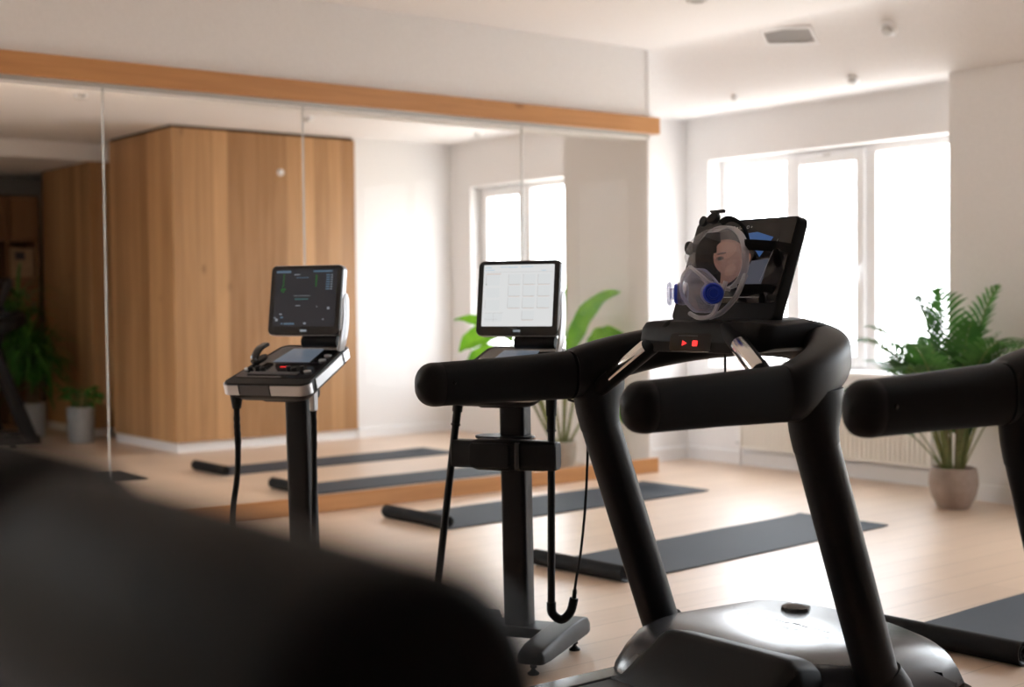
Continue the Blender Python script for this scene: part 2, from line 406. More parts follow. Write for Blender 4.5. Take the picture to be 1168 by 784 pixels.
# windows
def window(n, x, y0, y1, z0, z1, bars, sash=None, handle=None):
    """frame in plane x..x+.07, spans y0..y1 (y1 is on the left of the photo); bars = list of (ylo, yhi)"""
    bm = BM(); f = .055
    box(bm, (x, y0, z0), (x+.07, y0+f, z1)); box(bm, (x, y1-f, z0), (x+.07, y1, z1))
    box(bm, (x, y0+f, z0), (x+.07, y1-f, z0+f)); box(bm, (x, y0+f, z1-f), (x+.07, y1-f, z1))
    for a, b in bars: box(bm, (x, a, z0+f), (x+.07, b, z1-f))
    w = struct('window_%d' % n, bm, 'frame', smooth=False, bevel=.006)
    bm = BM(); box(bm, (x+.04, y0+f, z0+f), (x+.046, y1-f, z1-f)); link('pane', bm, 'pane', w, smooth=False)
    if sash:
        bm = BM(); a, b = sash; s = .075; q = x-.028
        box(bm, (q, a, z0+.03), (q+.075, a+s, z1-.03)); box(bm, (q, b-s, z0+.03), (q+.075, b, z1-.03))
        box(bm, (q, a+s, z0+.03), (q+.075, b-s, z0+.03+s)); box(bm, (q, a+s, z1-.03-s), (q+.075, b-s, z1-.03))
        sa = link('sash', bm, 'frame', w, smooth=False, bevel=.006)
        if handle:
            bm = BM(); hy, hz = handle
            box(bm, (q-.012, hy-.013, hz-.035), (q, hy+.013, hz+.035)); box(bm, (q-.045, hy-.008, hz-.008), (q-.012, hy+.008, hz+.008))
            box(bm, (q-.045, hy-.009, hz-.11), (q-.033, hy+.009, hz+.01))
            link('handle', bm, 'frame', sa, smooth=False, bevel=.003)
            bm = BM(); box(bm, (q-.01, (a+b)/2-.03, z1-.055), (q, (a+b)/2+.03, z1-.035)); link('vent_catch', bm, 'ventgrey', sa, smooth=False)
    return w
WP = 8.06
def yy(y): return y * WP / WX     # same sight line, deeper plane
window(1, WP, 5.15, 7.46, .755, Z1, [(5.98, 6.07), (6.70, 6.80)], (6.06, 6.72), (6.09, 1.5))
window(2, WP, 1.5, 3.75, .31, 2.6, [(2.60, 2.68)], None)
window(3, 8.06, 8.7, 10.62, .755, 2.385, [(9.86, 9.97)], (9.93, 10.56), None)
bm = BM(); box(bm, (WX-.05, 5.09, .718), (WP+.01, 7.46, .752)); struct('trim_sill', bm, 'sill', smooth=False, bevel=.006)
bm = BM(); box(bm, (WX-.05, 1.5, .275), (WP+.01, 3.75, .307)); struct('trim_sill_right', bm, 'sill', smooth=False, bevel=.006)
bm = BM(); box(bm, (7.88, 8.7, .718), (8.07, 10.62, .752)); struct('trim_sill_reflected', bm, 'sill', smooth=False, bevel=.006)

# radiator under the window
r = thing('radiator', 'cream ribbed panel radiator on the wall under the window', 'radiator', (WX, 6.2, 0))
bm = BM(); y0, y1 = -.83, .83
n = 42
prof = []
for k in range(n):
    a = y0 + (y1-y0)*k/n; w = (y1-y0)/n
    prof += [(a, -.105), (a+w*.28, -.105), (a+w*.42, -.092), (a+w*.86, -.092)]
prof += [(y1, -.105), (y1, -.08), (y0, -.08)]
ring_loft(bm, [[Vector((x, y, z)) for y, x in prof] for z in (.15, .56)])
link('front_panel', bm, 'radiator', r, smooth=False)
bm = BM(); box(bm, (-.112, y0-.012, .555), (-.02, y1+.012, .58)); link('top_grille', bm, 'radiator', r, smooth=False, bevel=.005)
for y in (y0-.012, y1):
    bm = BM(); box(bm, (-.112, y, .145), (-.02, y+.012, .56)); link('side_panel', bm, 'radiator', r, smooth=False, bevel=.003)
bm = BM(); box(bm, (-.11, y0, .14), (-.075, y1, .155)); link('bottom_edge', bm, 'radiator', r, smooth=False)
for y in (-.5, .5):
    bm = BM(); box(bm, (-.03, y-.02, .2), (0, y+.02, .5)); link('wall_bracket', bm, 'ventgrey', r, smooth=False)
for y in (y0-.04, y1+.05):
    bm = BM(); tube(bm, [(-.06, y, .0), (-.06, y, .19)], .009); tube(bm, [(-.06, y-.02, .18), (-.06, y+.04, .18)], .014); link('valve', bm, 'ventgrey', r)

# ceiling fittings
def cn(x):
    e = .01; d = (cz(x+e) - cz(x-e)) / (2*e); return Vector((d, 0, -1)).normalized()
def ceil_mtx(x, y):
    nz = cn(x); ax = Vector((0, 1, 0)); return basis((x, y, cz(x)), ax.cross(nz), ax, nz)
def place(name, label, cat, mtx, group=None):
    o = thing(name, label, cat, (0, 0, 0), 0, group); o.matrix_world = mtx; return o
CF = 'ceiling fittings'
def detector(mtx, label, s=1.0):
    o = place('smoke_detector', label, 'smoke detector', mtx, 'smoke detectors')
    bm = BM(); lathe(bm, [(.001, 0), (.055*s, 0), (.056*s, .012*s), (.048*s, .018*s), (.001, .018*s)], 24); link('base', bm, 'frame', o)
    bm = BM(); lathe(bm, [(.001, .018*s), (.036*s, .018*s), (.034*s, .04*s), (.024*s, .046*s), (.001, .046*s)], 24); link('sensor_head', bm, 'ventgrey', o)
def downlight(mtx, label, s=1.0):
    o = place('downlight', label, 'light', mtx, 'ceiling downlights')
    bm = BM(); lathe(bm, [(.040*s, 0), (.062*s, 0), (.060*s, .008), (.042*s, .012), (.040*s, 0)], 28); link('trim_ring', bm, 'ventgrey', o)
    bm = BM(); lathe(bm, [(.001, .001), (.041*s, .001), (.041*s, .004), (.001, .004)], 28); link('lens', bm, 'ventdark', o)
detector(ceil_mtx(7.253, 5.28), 'white smoke detector on the ceiling right of the square vent')
detector(ceil_mtx(7.504, 5.75), 'small white smoke detector on the ceiling near the window bulkhead', .8)
detector(ceil_mtx(7.497, 6.80), 'tiny white smoke detector on the ceiling farthest back, left of the window', .55)
downlight(ceil_mtx(6.138, 5.873), 'round white downlight cut by the top edge of the photo', 1.1)
v = place('ceiling_vent', 'square white air vent set in the ceiling', 'vent', ceil_mtx(7.181, 6.026) @ Matrix.Rotation(R(-11), 4, 'Z'))
bm = BM(); s, q = .085, .205; e = .022
for a, b in (((-s, -q), (s, -q+e)), ((-s, q-e), (s, q)), ((-s, -q+e), (-s+e, q-e)), ((s-e, -q+e), (s, q-e))): box(bm, (*a, 0), (*b, .012))
link('frame', bm, 'frame', v, smooth=False, bevel=.003)
bm = BM(); box(bm, (-s+e, -q+e, -.002), (s-e, q-e, .004)); link('grille', bm, 'ventdark', v, smooth=False)
def vm(x, y): return basis((x, y, VZ), (1, 0, 0), (0, -1, 0), (0, 0, -1))
detector(vm(3.69, 9.60), 'smoke detector reflected in the far left mirror pane', 1.3)
detector(vm(5.70, 9.86), 'smoke detector reflected beside the mirror seam above the first monitor', 1.0)
detector(vm(7.55, 9.98), 'smoke detector reflected above the mirrored window', .8)
downlight(vm(3.09, 9.40), 'round downlight reflected at the left edge of the mirror', 1.6)
downlight(vm(4.56, 9.54), 'round downlight reflected above the oak box', 1.6)
downlight(vm(7.30, 8.85), 'round downlight reflected at the right top corner of the mirror', 1.3)

bm = BM(); lathe(bm, [(.001, 0), (.030, 0), (.030, .012), (.022, .02), (.001, .022)], 20, (6.03, 10.93, 2.458), basis((0, 0, 0), (1, 0, 0), (0, 0, 1), (0, -1, 0)))
tag(link('wall_sensor', bm, 'frame'), 'small round white sensor on the oak boards in the mirror', 'sensor')
# ------------------------------------------------------------------ treadmill
def treadmill(loc, label):
    t = thing('treadmill', label, 'treadmill', loc, 0, 'black treadmills')
    HW = .445
    # rear grips (left and right) with end caps
    for s in (1, -1):
        e = 1.047 if s > 0 else 1.030
        bm = BM(); sweep(bm, [(-.955, s*HW, e), (-.70, s*HW, e+.003), (-.45, s*HW, e+.006)], [(.049, .0655), (.049, .070), (.050, .0775)], 32, 2.6)
        g = link('hand_grip', bm, 'rubber', t)
        bm = BM(); sweep(bm, [(-.957, s*HW, e), (-.97, s*HW, e)], [(.0495, .066)]*2, 32, 2.6, cap0=False, cap1=True, capk=1.25)
        link('end_cap', bm, 'plastic', g)
        bm = BM(); lathe(bm, [(.001, 0), (.006, 0), (.006, .002), (.001, .003)], 12, mtx=basis((-.93, s*HW-s*.0485, e+.005), (1, 0, 0), (0, 0, 1), (0, -s, 0))); link('screw_cover', bm, 'gloss', g)
    # hoop from one grip round the front to the other, rising to the console
    pts = []; ab = []
    N = 44
    for k in range(N + 1):
        a = -PI/2 + PI * k / N
        x = -.425 + .462 * math.cos(a); y = HW * math.sin(a) * 1.015; e = 1.0445 + .0085*math.sin(a)
        c = math.cos(a)
        z = e + .125 * c ** .85 if c > 1e-6 else e
        pts.append((x, y, z)); w = c ** .8 if c > 1e-6 else 0
        ab.append((.050 + .022*w, .0775 - .0165*w))
    pts = [(-.45, -HW, 1.036)] + pts + [(-.45, HW, 1.053)]; ab = [(.050, .0775)] + ab + [(.050, .0775)]
    bm = BM(); sweep(bm, pts, ab, 32, 3.0); link('handrail_hoop', bm, 'plastic', t)
    # posts and shoulders
    for s in (1, -1):
        top = Vector((-.345, s*HW, .985)); bot = Vector((0.0, s*HW, .10)); d = (top - bot)
        bm = BM(); P = [bot + d*k/12 for k in range(12)]
        sweep(bm, P, [(.056, .066)]*12, 32, 2.3, up=(1, 0, 0)); link('post', bm, 'steel', t)
        bm = BM(); P = [bot + d*q + Vector((o, 0, 0)) for q, o in ((.885, 0), (.90, .001), (.94, .008), (.98, .022), (1.02, .038), (1.06, .05))]
        A = [(.0575, .068), (.0578, .069), (.058, .076), (.057, .088), (.055, .102), (.05, .108)]
        sweep(bm, P, A, 32, 2.3, up=(1, 0, 0)); link('post_shoulder', bm, 'plastic', t)
    # console body under the display, faces the user
    bm = BM()
    prof = [(-.328, 1.132), (-.343, 1.165), (-.335, 1.205), (-.315, 1.226), (-.10, 1.236), (.0, 1.22), (.03, 1.17), (-.02, 1.135)]
    ys = [-.26, -.24, -.19, 0, .19, .24, .26]
    rings = []
    for y in ys:
        k = 1 if abs(y) < .2 else (.9 if abs(y) < .25 else .7)
        rings.append([Vector((-.12 + (x+.12)*k + .03*(1-k), y, 1.185 + (z-1.185)*k)) for x, z in prof])
    ring_loft(bm, rings); cb = link('console_body', bm, 'plastic', t, bevel=.004)
    bm = BM(); prism(bm, rrect(.17, .055, .012), 0, .004, basis((-.3395, 0, 1.163), (0, -1, 0), (.2, 0, 1), (-1, 0, .2))); link('button_panel', bm, 'gloss', cb, smooth=False)
    F = basis((-.345, 0, 1.161), (0, -1, 0), (.2, 0, 1), (-1, 0, .2))
    bm = BM(); prism(bm, [(-.030, -.008), (-.012, 0), (-.030, .008)], 0, .002, F)
    o = link('start_button', bm, 'red', cb, smooth=False); o['label'] = 'red triangular lit button'
    bm = BM(); prism(bm, rrect(.020, .017, .003), 0, .002, F @ Matrix.Translation((.022, 0, 0)))
    o = link('stop_button', bm, 'red', cb, smooth=False); o['label'] = 'red square lit button'
    bm = BM(); box(bm, (-.05, .022, 0), (.03, .024, .001), F); link('marking', bm, 'grey', cb, smooth=False)
    # pulse grips: black tubes with chrome contact plates, console to rails
    for s in (1, -1):
        A = Vector((-.305, s*.120, 1.200)); B = Vector((-.345, s*.40, 1.01)) if s > 0 else Vector((-.435, -.385, 1.065))
        P = [A.lerp(B, k/8) for k in range(9)]
        bm = BM(); sweep(bm, P, [(.029, .029)]*9, 20, 2, cap0=True, cap1=True); pg = link('pulse_grip', bm, 'rubber', t)
        bm = BM(); d = (B - A).normalized(); up = Vector((-1, 0, .55)); up = (up - d*up.dot(d)).normalized(); sd = d.cross(up)
        rings = []
        for q in (.30, .32, .80, .82):
            c = A.lerp(B, q); rr = .0310 if q in (.32, .80) else .0285; row = []
            for k in range(13):
                th = R(25 + 115*k/12); row.append(c + (sd*math.cos(th) + up*math.sin(th))*rr)
            for k in range(12, -1, -1):
                th = R(25 + 115*k/12); row.append(c + (sd*math.cos(th) + up*math.sin(th))*(rr-.003))
            rings.append(row)
        ring_loft(bm, rings); o = link('contact_plate', bm, 'chrome', pg); o['label'] = 'chrome contact plate'
    # display
    zx = Vector((.125, 0, .305)).normalized(); nrm = Vector((-zx.z, 0, zx.x))     # up axis, outward normal (towards user)
    D = basis((-.2145, 0, 1.228), (0, -1, 0), zx, nrm)
    H = .338; W = .42
    def trap(w0, w1, h0, h1, r=.02):
        o = []
        for (cx, cy, a0) in ((w1/2-r, h1-r, 0), (-w1/2+r, h1-r, 90), (-w0/2+r, h0+r, 180), (w0/2-r, h0+r, 270)):
            for k in range(6):
                a = R(a0 + 18*k); o.append((cx + r*math.cos(a), cy + r*math.sin(a)))
        return o
    bm = BM(); r0 = [D @ Vector((x, y, 0)) for x, y in trap(W, W, 0, H)]
    r1 = [D @ Vector((x, y, -.035)) for x, y in trap(W+.01, W+.01, -.005, H+.006)]
    r2 = [D @ Vector((x, y, -.07)) for x, y in trap(W-.06, W-.05, .03, H-.03)]
    ring_loft(bm, [r0, r1, r2]); dp = link('display_housing', bm, 'plastic', t, bevel=.004)
    bm = BM(); prism(bm, trap(W-.012, W-.012, .055, H-.008, .015), 0, .0025, D); link('display_glass', bm, 'gloss', dp, smooth=False)
    bm = BM()
    for k, w in enumerate((.012, .010, .012, .010, .011, .009)):
        x = -.042 + k*.0145
        o = rrect(w, .011, .004, 3, x, H-.030); i = rrect(w-.004, .006, .002, 3, x, H-.030)
        if k % 2: prism(bm, i, .003, .0034, D)
        else:
            a = [bm.verts.new(D @ Vector((p[0], p[1], .0034))) for p in o]; b = [bm.verts.new(D @ Vector((p[0], p[1], .0034))) for p in i]
            for q in range(len(a)): bm.faces.new([a[q], a[(q+1) % len(a)], b[(q+1) % len(a)], b[q]])
    link('logo', bm, 'print', dp, smooth=False)
    bm = BM(); box(bm, (-.02, .073, .0026), (.135, .0755, .0034), D); link('seam_line', bm, 'print', dp, smooth=False)
    # neck joining display to hoop
    bm = BM(); sweep(bm, [(-.10, 0, 1.20), (-.13, 0, 1.30), (-.12, 0, 1.36)], [(.13, .04), (.12, .035), (.10, .02)], 24, 3, up=(1, 0, 0)); link('display_neck', bm, 'plastic', t)
    # safety cord under the console
    bm = BM(); tube(bm, [(-.25, -.055, 1.15), (-.25, -.055, 1.0)], .0035); tube(bm, [(-.25, -.055, 1.0), (-.25, -.055, .965)], .007); link('safety_cord', bm, 'strap', t)
    # deck: base frame, belt, side rails, hood
    bm = BM()
    for s in (1, -1): box(bm, (-1.75, s*.265-.035, .03), (.15, s*.265+.035, .112))
    box(bm, (-1.75, -.26, .04), (-1.68, .26, .10))
    link('deck_frame', bm, 'steel', t, bevel=.015)
    for s in (1, -1):
        bm = BM(); box(bm, (-1.72, s*.268-.042, .112), (-.30, s*.268+.042, .126))
        link('side_rail', bm, 'hoodtop', t, bevel=.005)
    bm = BM(); box(bm, (-1.70, -.222, .08), (-.1, .222, .122)); link('running_belt', bm, 'belt', t, bevel=.004)
    for x in (-1.5, -.1):
        for s in (1, -1):
            bm = BM(); lathe(bm, [(.001, 0), (.03, 0), (.028, .03), (.012, .036), (.001, .036)], 16, (x, s*.265, 0)); link('levelling_foot', bm, 'rubber', t)
    # hood: loft of cross profiles along y, domed, with dark front face recess
    bm = BM(); rings = []
    NY = 28
    for k in range(NY + 1):
        y = -.50 + 1.0 * k / NY; q = abs(y)/.50
        h = .105 + .150 * (1 - q**6.0) ** .9 if q < 1 else .105
        xb = -.42 if q < .5 else -.42 + .47 * ((q-.5)/.5)**1.7      # user-side edge sweeps forward to the posts
        xf = .36 + .14 * (1 - q*q)
        z0 = .05
        row = [(xb, .118), (xb+.005, .125 + (h-.125)*.12), (xb+.05, .125+(h-.125)*.5), (xb+.11, .125+(h-.125)*.82), (xb+.19, h-.006), (xb+.27, h), (xf-.12, h-.012), (xf-.04, .14+(h-.14)*.6), (xf, .10), (xf, z0), (xb, z0)]
        rings.append([Vector((x, y, z)) for x, z in row])
    ring_loft(bm, rings); hd = link('motor_hood', bm, 'hoodtop', t, bevel=0)
    # recessed dark toe panel
    bm = BM(); rings = []
    for k in range(21):
        y = -.40 + .62 * k / 20; q = abs(y+.09)/.31
        h = .128 + .131 * (1 - q**12.0) ** .8 if q < 1 else .128
        xb = -.455 + .03*q*q
        rings.append([Vector((-.475, y, .12)), Vector((-.470, y, .13)), Vector((-.395, y, .125+(h-.125)*.5)), Vector((-.312, y, .125+(h-.125)*.94)), Vector((-.296, y, h+.002)), Vector((-.275, y, h+.003)), Vector((-.20, y, .125+(h-.125)*.9)), Vector((-.20, y, .12))])
    ring_loft(bm, rings); link('toe_panel', bm, 'plastic', hd)
    bm = BM()
    for k in range(9): box(bm, (.055+.006*(k % 2), -.20+.04*k, .258), (.061+.006*(k % 2), -.172+.04*k, .2605))
    link('hood_marking', bm, 'gloss', hd, smooth=False)
    bm = BM(); lathe(bm, [(.001, 0), (.05, 0), (.048, .012), (.03, .022), (.001, .025)], 24, (.27, .11, .243)); link('hood_knob', bm, 'hoodtop', hd)
    for s in (1, -1):
        bm = BM(); sweep(bm, [(0.012, s*HW, .09), (-.01, s*HW, .15), (-.03, s*HW, .20)], [(.075, .10), (.07, .09), (.058, .070)], 28, 2.4, up=(1, 0, 0)); link('post_foot', bm, 'plastic', t)
    return t
TX, TYc = 3.3, 2.865
tm = treadmill((TX, TYc, 0), 'black treadmill in the middle with a clear breathing mask hung on its display')
dup(tm, (TX+.17, 1.435, 0), 'black treadmill cut off by the right edge, only its left grip and post in view')
mt = dup(tm, (4.12, 12.50, 0), 'treadmill reflected at the far left edge of the mirror')
for c in list(mt.children):
    if c.name.split('.')[0] in ('motor_hood', 'post_foot'):
        for g in list(c.children): bpy.data.objects.remove(g)
        bpy.data.objects.remove(c)

# ------------------------------------------------------------------ picture on the display of the main treadmill (belongs to that display)
disp = [c for c in tm.children if c.name.startswith('display_housing')][0]
zx = Vector((.125, 0, .305)).normalized(); nrm = Vector((-zx.z, 0, zx.x))
D = basis((-.2145, 0, 1.228), (0, -1, 0), zx, nrm)
def ell(cx, cy, a, b, rot=0, n=28):
    return [(cx + a*math.cos(2*PI*k/n)*math.cos(rot) - b*math.sin(2*PI*k/n)*math.sin(rot), cy + a*math.cos(2*PI*k/n)*math.sin(rot) + b*math.sin(2*PI*k/n)*math.cos(rot)) for k in range(n)]
PIC = ['sback', 'shair', 'skin', 'skind', 'skinl', 'scap', 'sgrey', 'print']
pic = BM(); layer = [0]
def pp(outline, m):
    layer[0] += 1; z = .0027 + layer[0] * .00008
    f = pic.faces.new([pic.verts.new(D @ Vector((x, y, z))) for x, y in outline]); f.material_index = PIC.index(m)
pp([(-.185, .085), (.165, .085), (.150, .292), (-.185, .292)], 'sback')
pp([(.036, .190), (.135, .200), (.130, .110), (.03, .105)], 'sgrey')                       # shirt
pp(ell(-.045, .215, .115, .085, -.2), 'shair')
pp(ell(-.055, .190, .098, .080, -.15), 'skin')
pp(ell(-.062, .232, .055, .030, 0), 'skinl')
pp(ell(-.010, .165, .022, .020, .5), 'skinl')
pp([(-.003, .285), (.06, .290), (.13, .270), (.112, .235), (.095, .205), (.075, .225), (.03, .245)], 'scap')
pp(ell(.044, .198, .018, .024, 0), 'skinl'); pp(ell(.046, .196, .009, .014, 0), 'skind')   # ear
for x, y in ((-.117, .203), (-.066, .205)):
    pp(ell(x, y, .017, .0075, 0), 'skind'); pp(ell(x, y, .008, .006, 0), 'shair'); pp(ell(x, y + .017, .020, .004, .1), 'skind')   # eyes, brows
pp([(-.098, .200), (-.088, .200), (-.078, .168), (-.103, .166)], 'skinl'); pp(ell(-.091, .166, .013, .0055, 0), 'skind')
pp(ell(-.078, .149, .024, .008, 0), 'skind'); pp(ell(-.078, .145, .019, .004, 0), 'skinl')
pp([(.150, .262), (.152, .262), (.124, .125), (.122, .125)], 'print')
po = link('display_picture', pic, PIC, disp, smooth=False)
po['label'] = 'face of a person in a blue cap shown on the display'

# ------------------------------------------------------------------ full face breathing mask hung on the display
mk = thing('breathing_mask', 'clear full face breathing mask with blue valves hung by black straps on the treadmill display', 'mask', (3.088, 2.846, 1.42))
def mp(f, s, z): return Vector((-f, -s, z))
def dome(bm, a, b, h, r0, r1, n=40, m=14, pw=.62, off=0.0, close_tip=True, zfun=None):
    rings = []
    for k in range(m + 1):
        rho = R(r0 + (r1 - r0) * k / m)
        f = off + (h * max(0, math.cos(rho)) ** pw if rho <= PI/2 else -h * .35 * math.sin(rho - PI/2))
        row = []
        for j in range(n):
            th = 2*PI*j/n; sn = math.sin(rho)
            zz = b * math.cos(th) * sn; 
            if zz < 0: zz *= 1.02
            row.append(mp(f - (.012 if zz > 0 else .02) * abs(zz) / b, a * math.sin(th) * sn * (1 - .18 * max(0, -math.cos(th))**2), zz))
        rings.append(row)
    return rings
bm = BM(); ring_loft(bm, dome(bm, .089, .090, .134, 6, 88)); link('visor', bm, 'clear', mk)
bm = BM(); A = dome(bm, .089, .090, .135, 87, 99, 40, 6); B = dome(bm, .0935, .096, .150, 99, 86.5, 40, 6)
ring_loft(bm, A + B, close=True); link('visor_rim', bm, 'rimclear', mk)
# dark face seal along the far side, inside the visor
bm = BM(); rings = []
for k in range(19):
    th = R(-158 + 136 * k / 18)
    c0, c1 = .078, .062
    row = [mp(-.012, c0*math.sin(th), .084*math.cos(th)), mp(.045, .076*math.sin(th), .08*math.cos(th)), mp(.062, .062*math.sin(th), .066*math.cos(th)), mp(.04, .056*math.sin(th), .06*math.cos(th)), mp(-.005, .05*math.sin(th), .05*math.cos(th))]
    rings.append(row)
ring_loft(bm, rings); link('face_seal', bm, 'rubber', mk)
# lower cup
bm = BM(); rings = []
for k in range(17):
    q = k / 16; z = -.034 - .135 * q
    w = .012 + .055 * math.sin(PI * min(1, .04 + q * .86)) ; dpt = .022 + .042 * math.sin(PI * min(1, .08 + q * .80))
    fc = .118 - .035 * q
    row = []
    for j in range(32):
        th = 2*PI*j/32; row.append(mp(fc + dpt*math.cos(th)*(1 if math.cos(th) > 0 else .8), w*math.sin(th)*1.05, z))
    rings.append(row)
ring_loft(bm, rings); cup = link('nose_cup', bm, 'silicone', mk, sub=1)
bm = BM(); P = curve([mp(.09, .088, -.075), mp(.105, .075, -.135), mp(.10, .04, -.175), mp(.11, 0, -.183), mp(.10, -.05, -.17)], 20)
tube(bm, P, .007, 8); P = curve([mp(.012, .096, -.055), mp(.05, .092, -.12), mp(.075, .06, -.165), mp(.09, .02, -.182)], 20); tube(bm, P, .008, 8)
link('chin_rim', bm, 'rimclear', mk)
bm = BM(); P = curve([mp(.148, 0, -.03), mp(.142, .035, -.055), mp(.12, .065, -.085), mp(.07, .086, -.10)], 16); tube(bm, P, .006, 8)
P = curve([mp(.148, 0, -.03), mp(.142, -.035, -.055), mp(.12, -.065, -.085)], 12); tube(bm, P, .006, 8); link('visor_edge', bm, 'rimclear', mk)
def valve(f, s, z, df, ds, disc):
    ax = mp(df, ds, 0).normalized(); up = Vector((0, 0, 1)); sd = up.cross(ax)
    X = basis(mp(f, s, z), sd, up, ax)
    bm = BM(); lathe(bm, [(.033, -.025), (.035, -.01), (.034, .002), (.031, .003), (.030, -.025)], 32, mtx=X); h = link('valve_housing', bm, 'silicone', mk)
    bm = BM(); lathe(bm, [(.001, 0), (.030, 0), (.031, .010), (.027, .014), (.024, .010), (.019, .009), (.018, .015), (.014, .016), (.012, .012), (.001, .012)], 36, mtx=X)
    o = link('valve', bm, 'blue', h); o['label'] = 'round blue valve'
    if disc:
        bm = BM(); lathe(bm, [(.001, .026), (.035, .026), (.036, .031), (.032, .035), (.001, .033)], 36, mtx=X)
        lathe(bm, [(.001, .012), (.017, .012), (.017, .028), (.001, .028)], 24, mtx=X)
        link('valve_cover', bm, 'silicone', h)
valve(.127, .070, -.110, .60, .80, False)
valve(.128, -.066, -.110, .62, -.79, True)
# straps
def strap(name, pts, w, th, parent=mk, m='strap', up=(0, 0, 1)):
    bm = BM(); P = curve(pts, 20); sweep(bm, P, [(th, w)]*len(P), 12, 6, up=up); return link(name, bm, m, parent)
# display surface in the mask's frame: x = -.003+.41*(z+.192)
def sx(z, lift=.006): return -.003 + .41*(z + .192) - lift
strap('strap', [Vector((-.004, -.086, .035)), Vector((.03, -.098, .034)), Vector((sx(.03), -.125, .03)), Vector((sx(.024), -.165, .024)), Vector((sx(.018), -.203, .018))], .0165, .0022)
strap('strap', [Vector((-.035, -.085, -.098)), Vector((.0, -.095, -.098)), Vector((sx(-.098), -.120, -.098)), Vector((sx(-.10), -.165, -.10))], .0150, .0022)
strap('strap', [Vector((sx(-.125, .004), -.152, -.125)), Vector((sx(-.125, .004), -.187, -.125))], .009, .0022)
strap('strap', [Vector((-.01, .004, .104)), Vector((.025, 0, .118)), Vector((.050, -.018, .105)), Vector((.066, -.027, .078)), Vector((sx(.035, .012), -.028, .032))], .0022, .011, up=(0, -.8, .6))
strap('strap', [Vector((-.055, .082, .03)), Vector((-.03, .095, .03)), Vector((.02, .10, .03)), Vector((sx(.03), .11, .03))], .013, .0022)
bm = BM(); X = basis((-.045, .012, .112), (0, -1, 0), (.35, 0, 1), (-1, 0, .35))
prism(bm, ell(-.024, -.006, .014, .017), 0, .012, X); prism(bm, ell(.014, .002, .021, .016, .5), -.004, .014, X); prism(bm, [(.0, .02), (.052, .020), (.054, .028), (-.006, .028)], 0, .012, X); box(bm, (.02, .01, 0), (.03, .024, .012), X)
link('buckle', bm, 'plastic', mk, bevel=.002)
bm = BM(); X = basis((-.052, .097, .03), (-1, 0, 0), (0, 0, 1), (0, 1, 0)); prism(bm, ell(0, 0, .016, .021), -.006, .006, X); link('side_clip', bm, 'plastic', mk, bevel=.002)

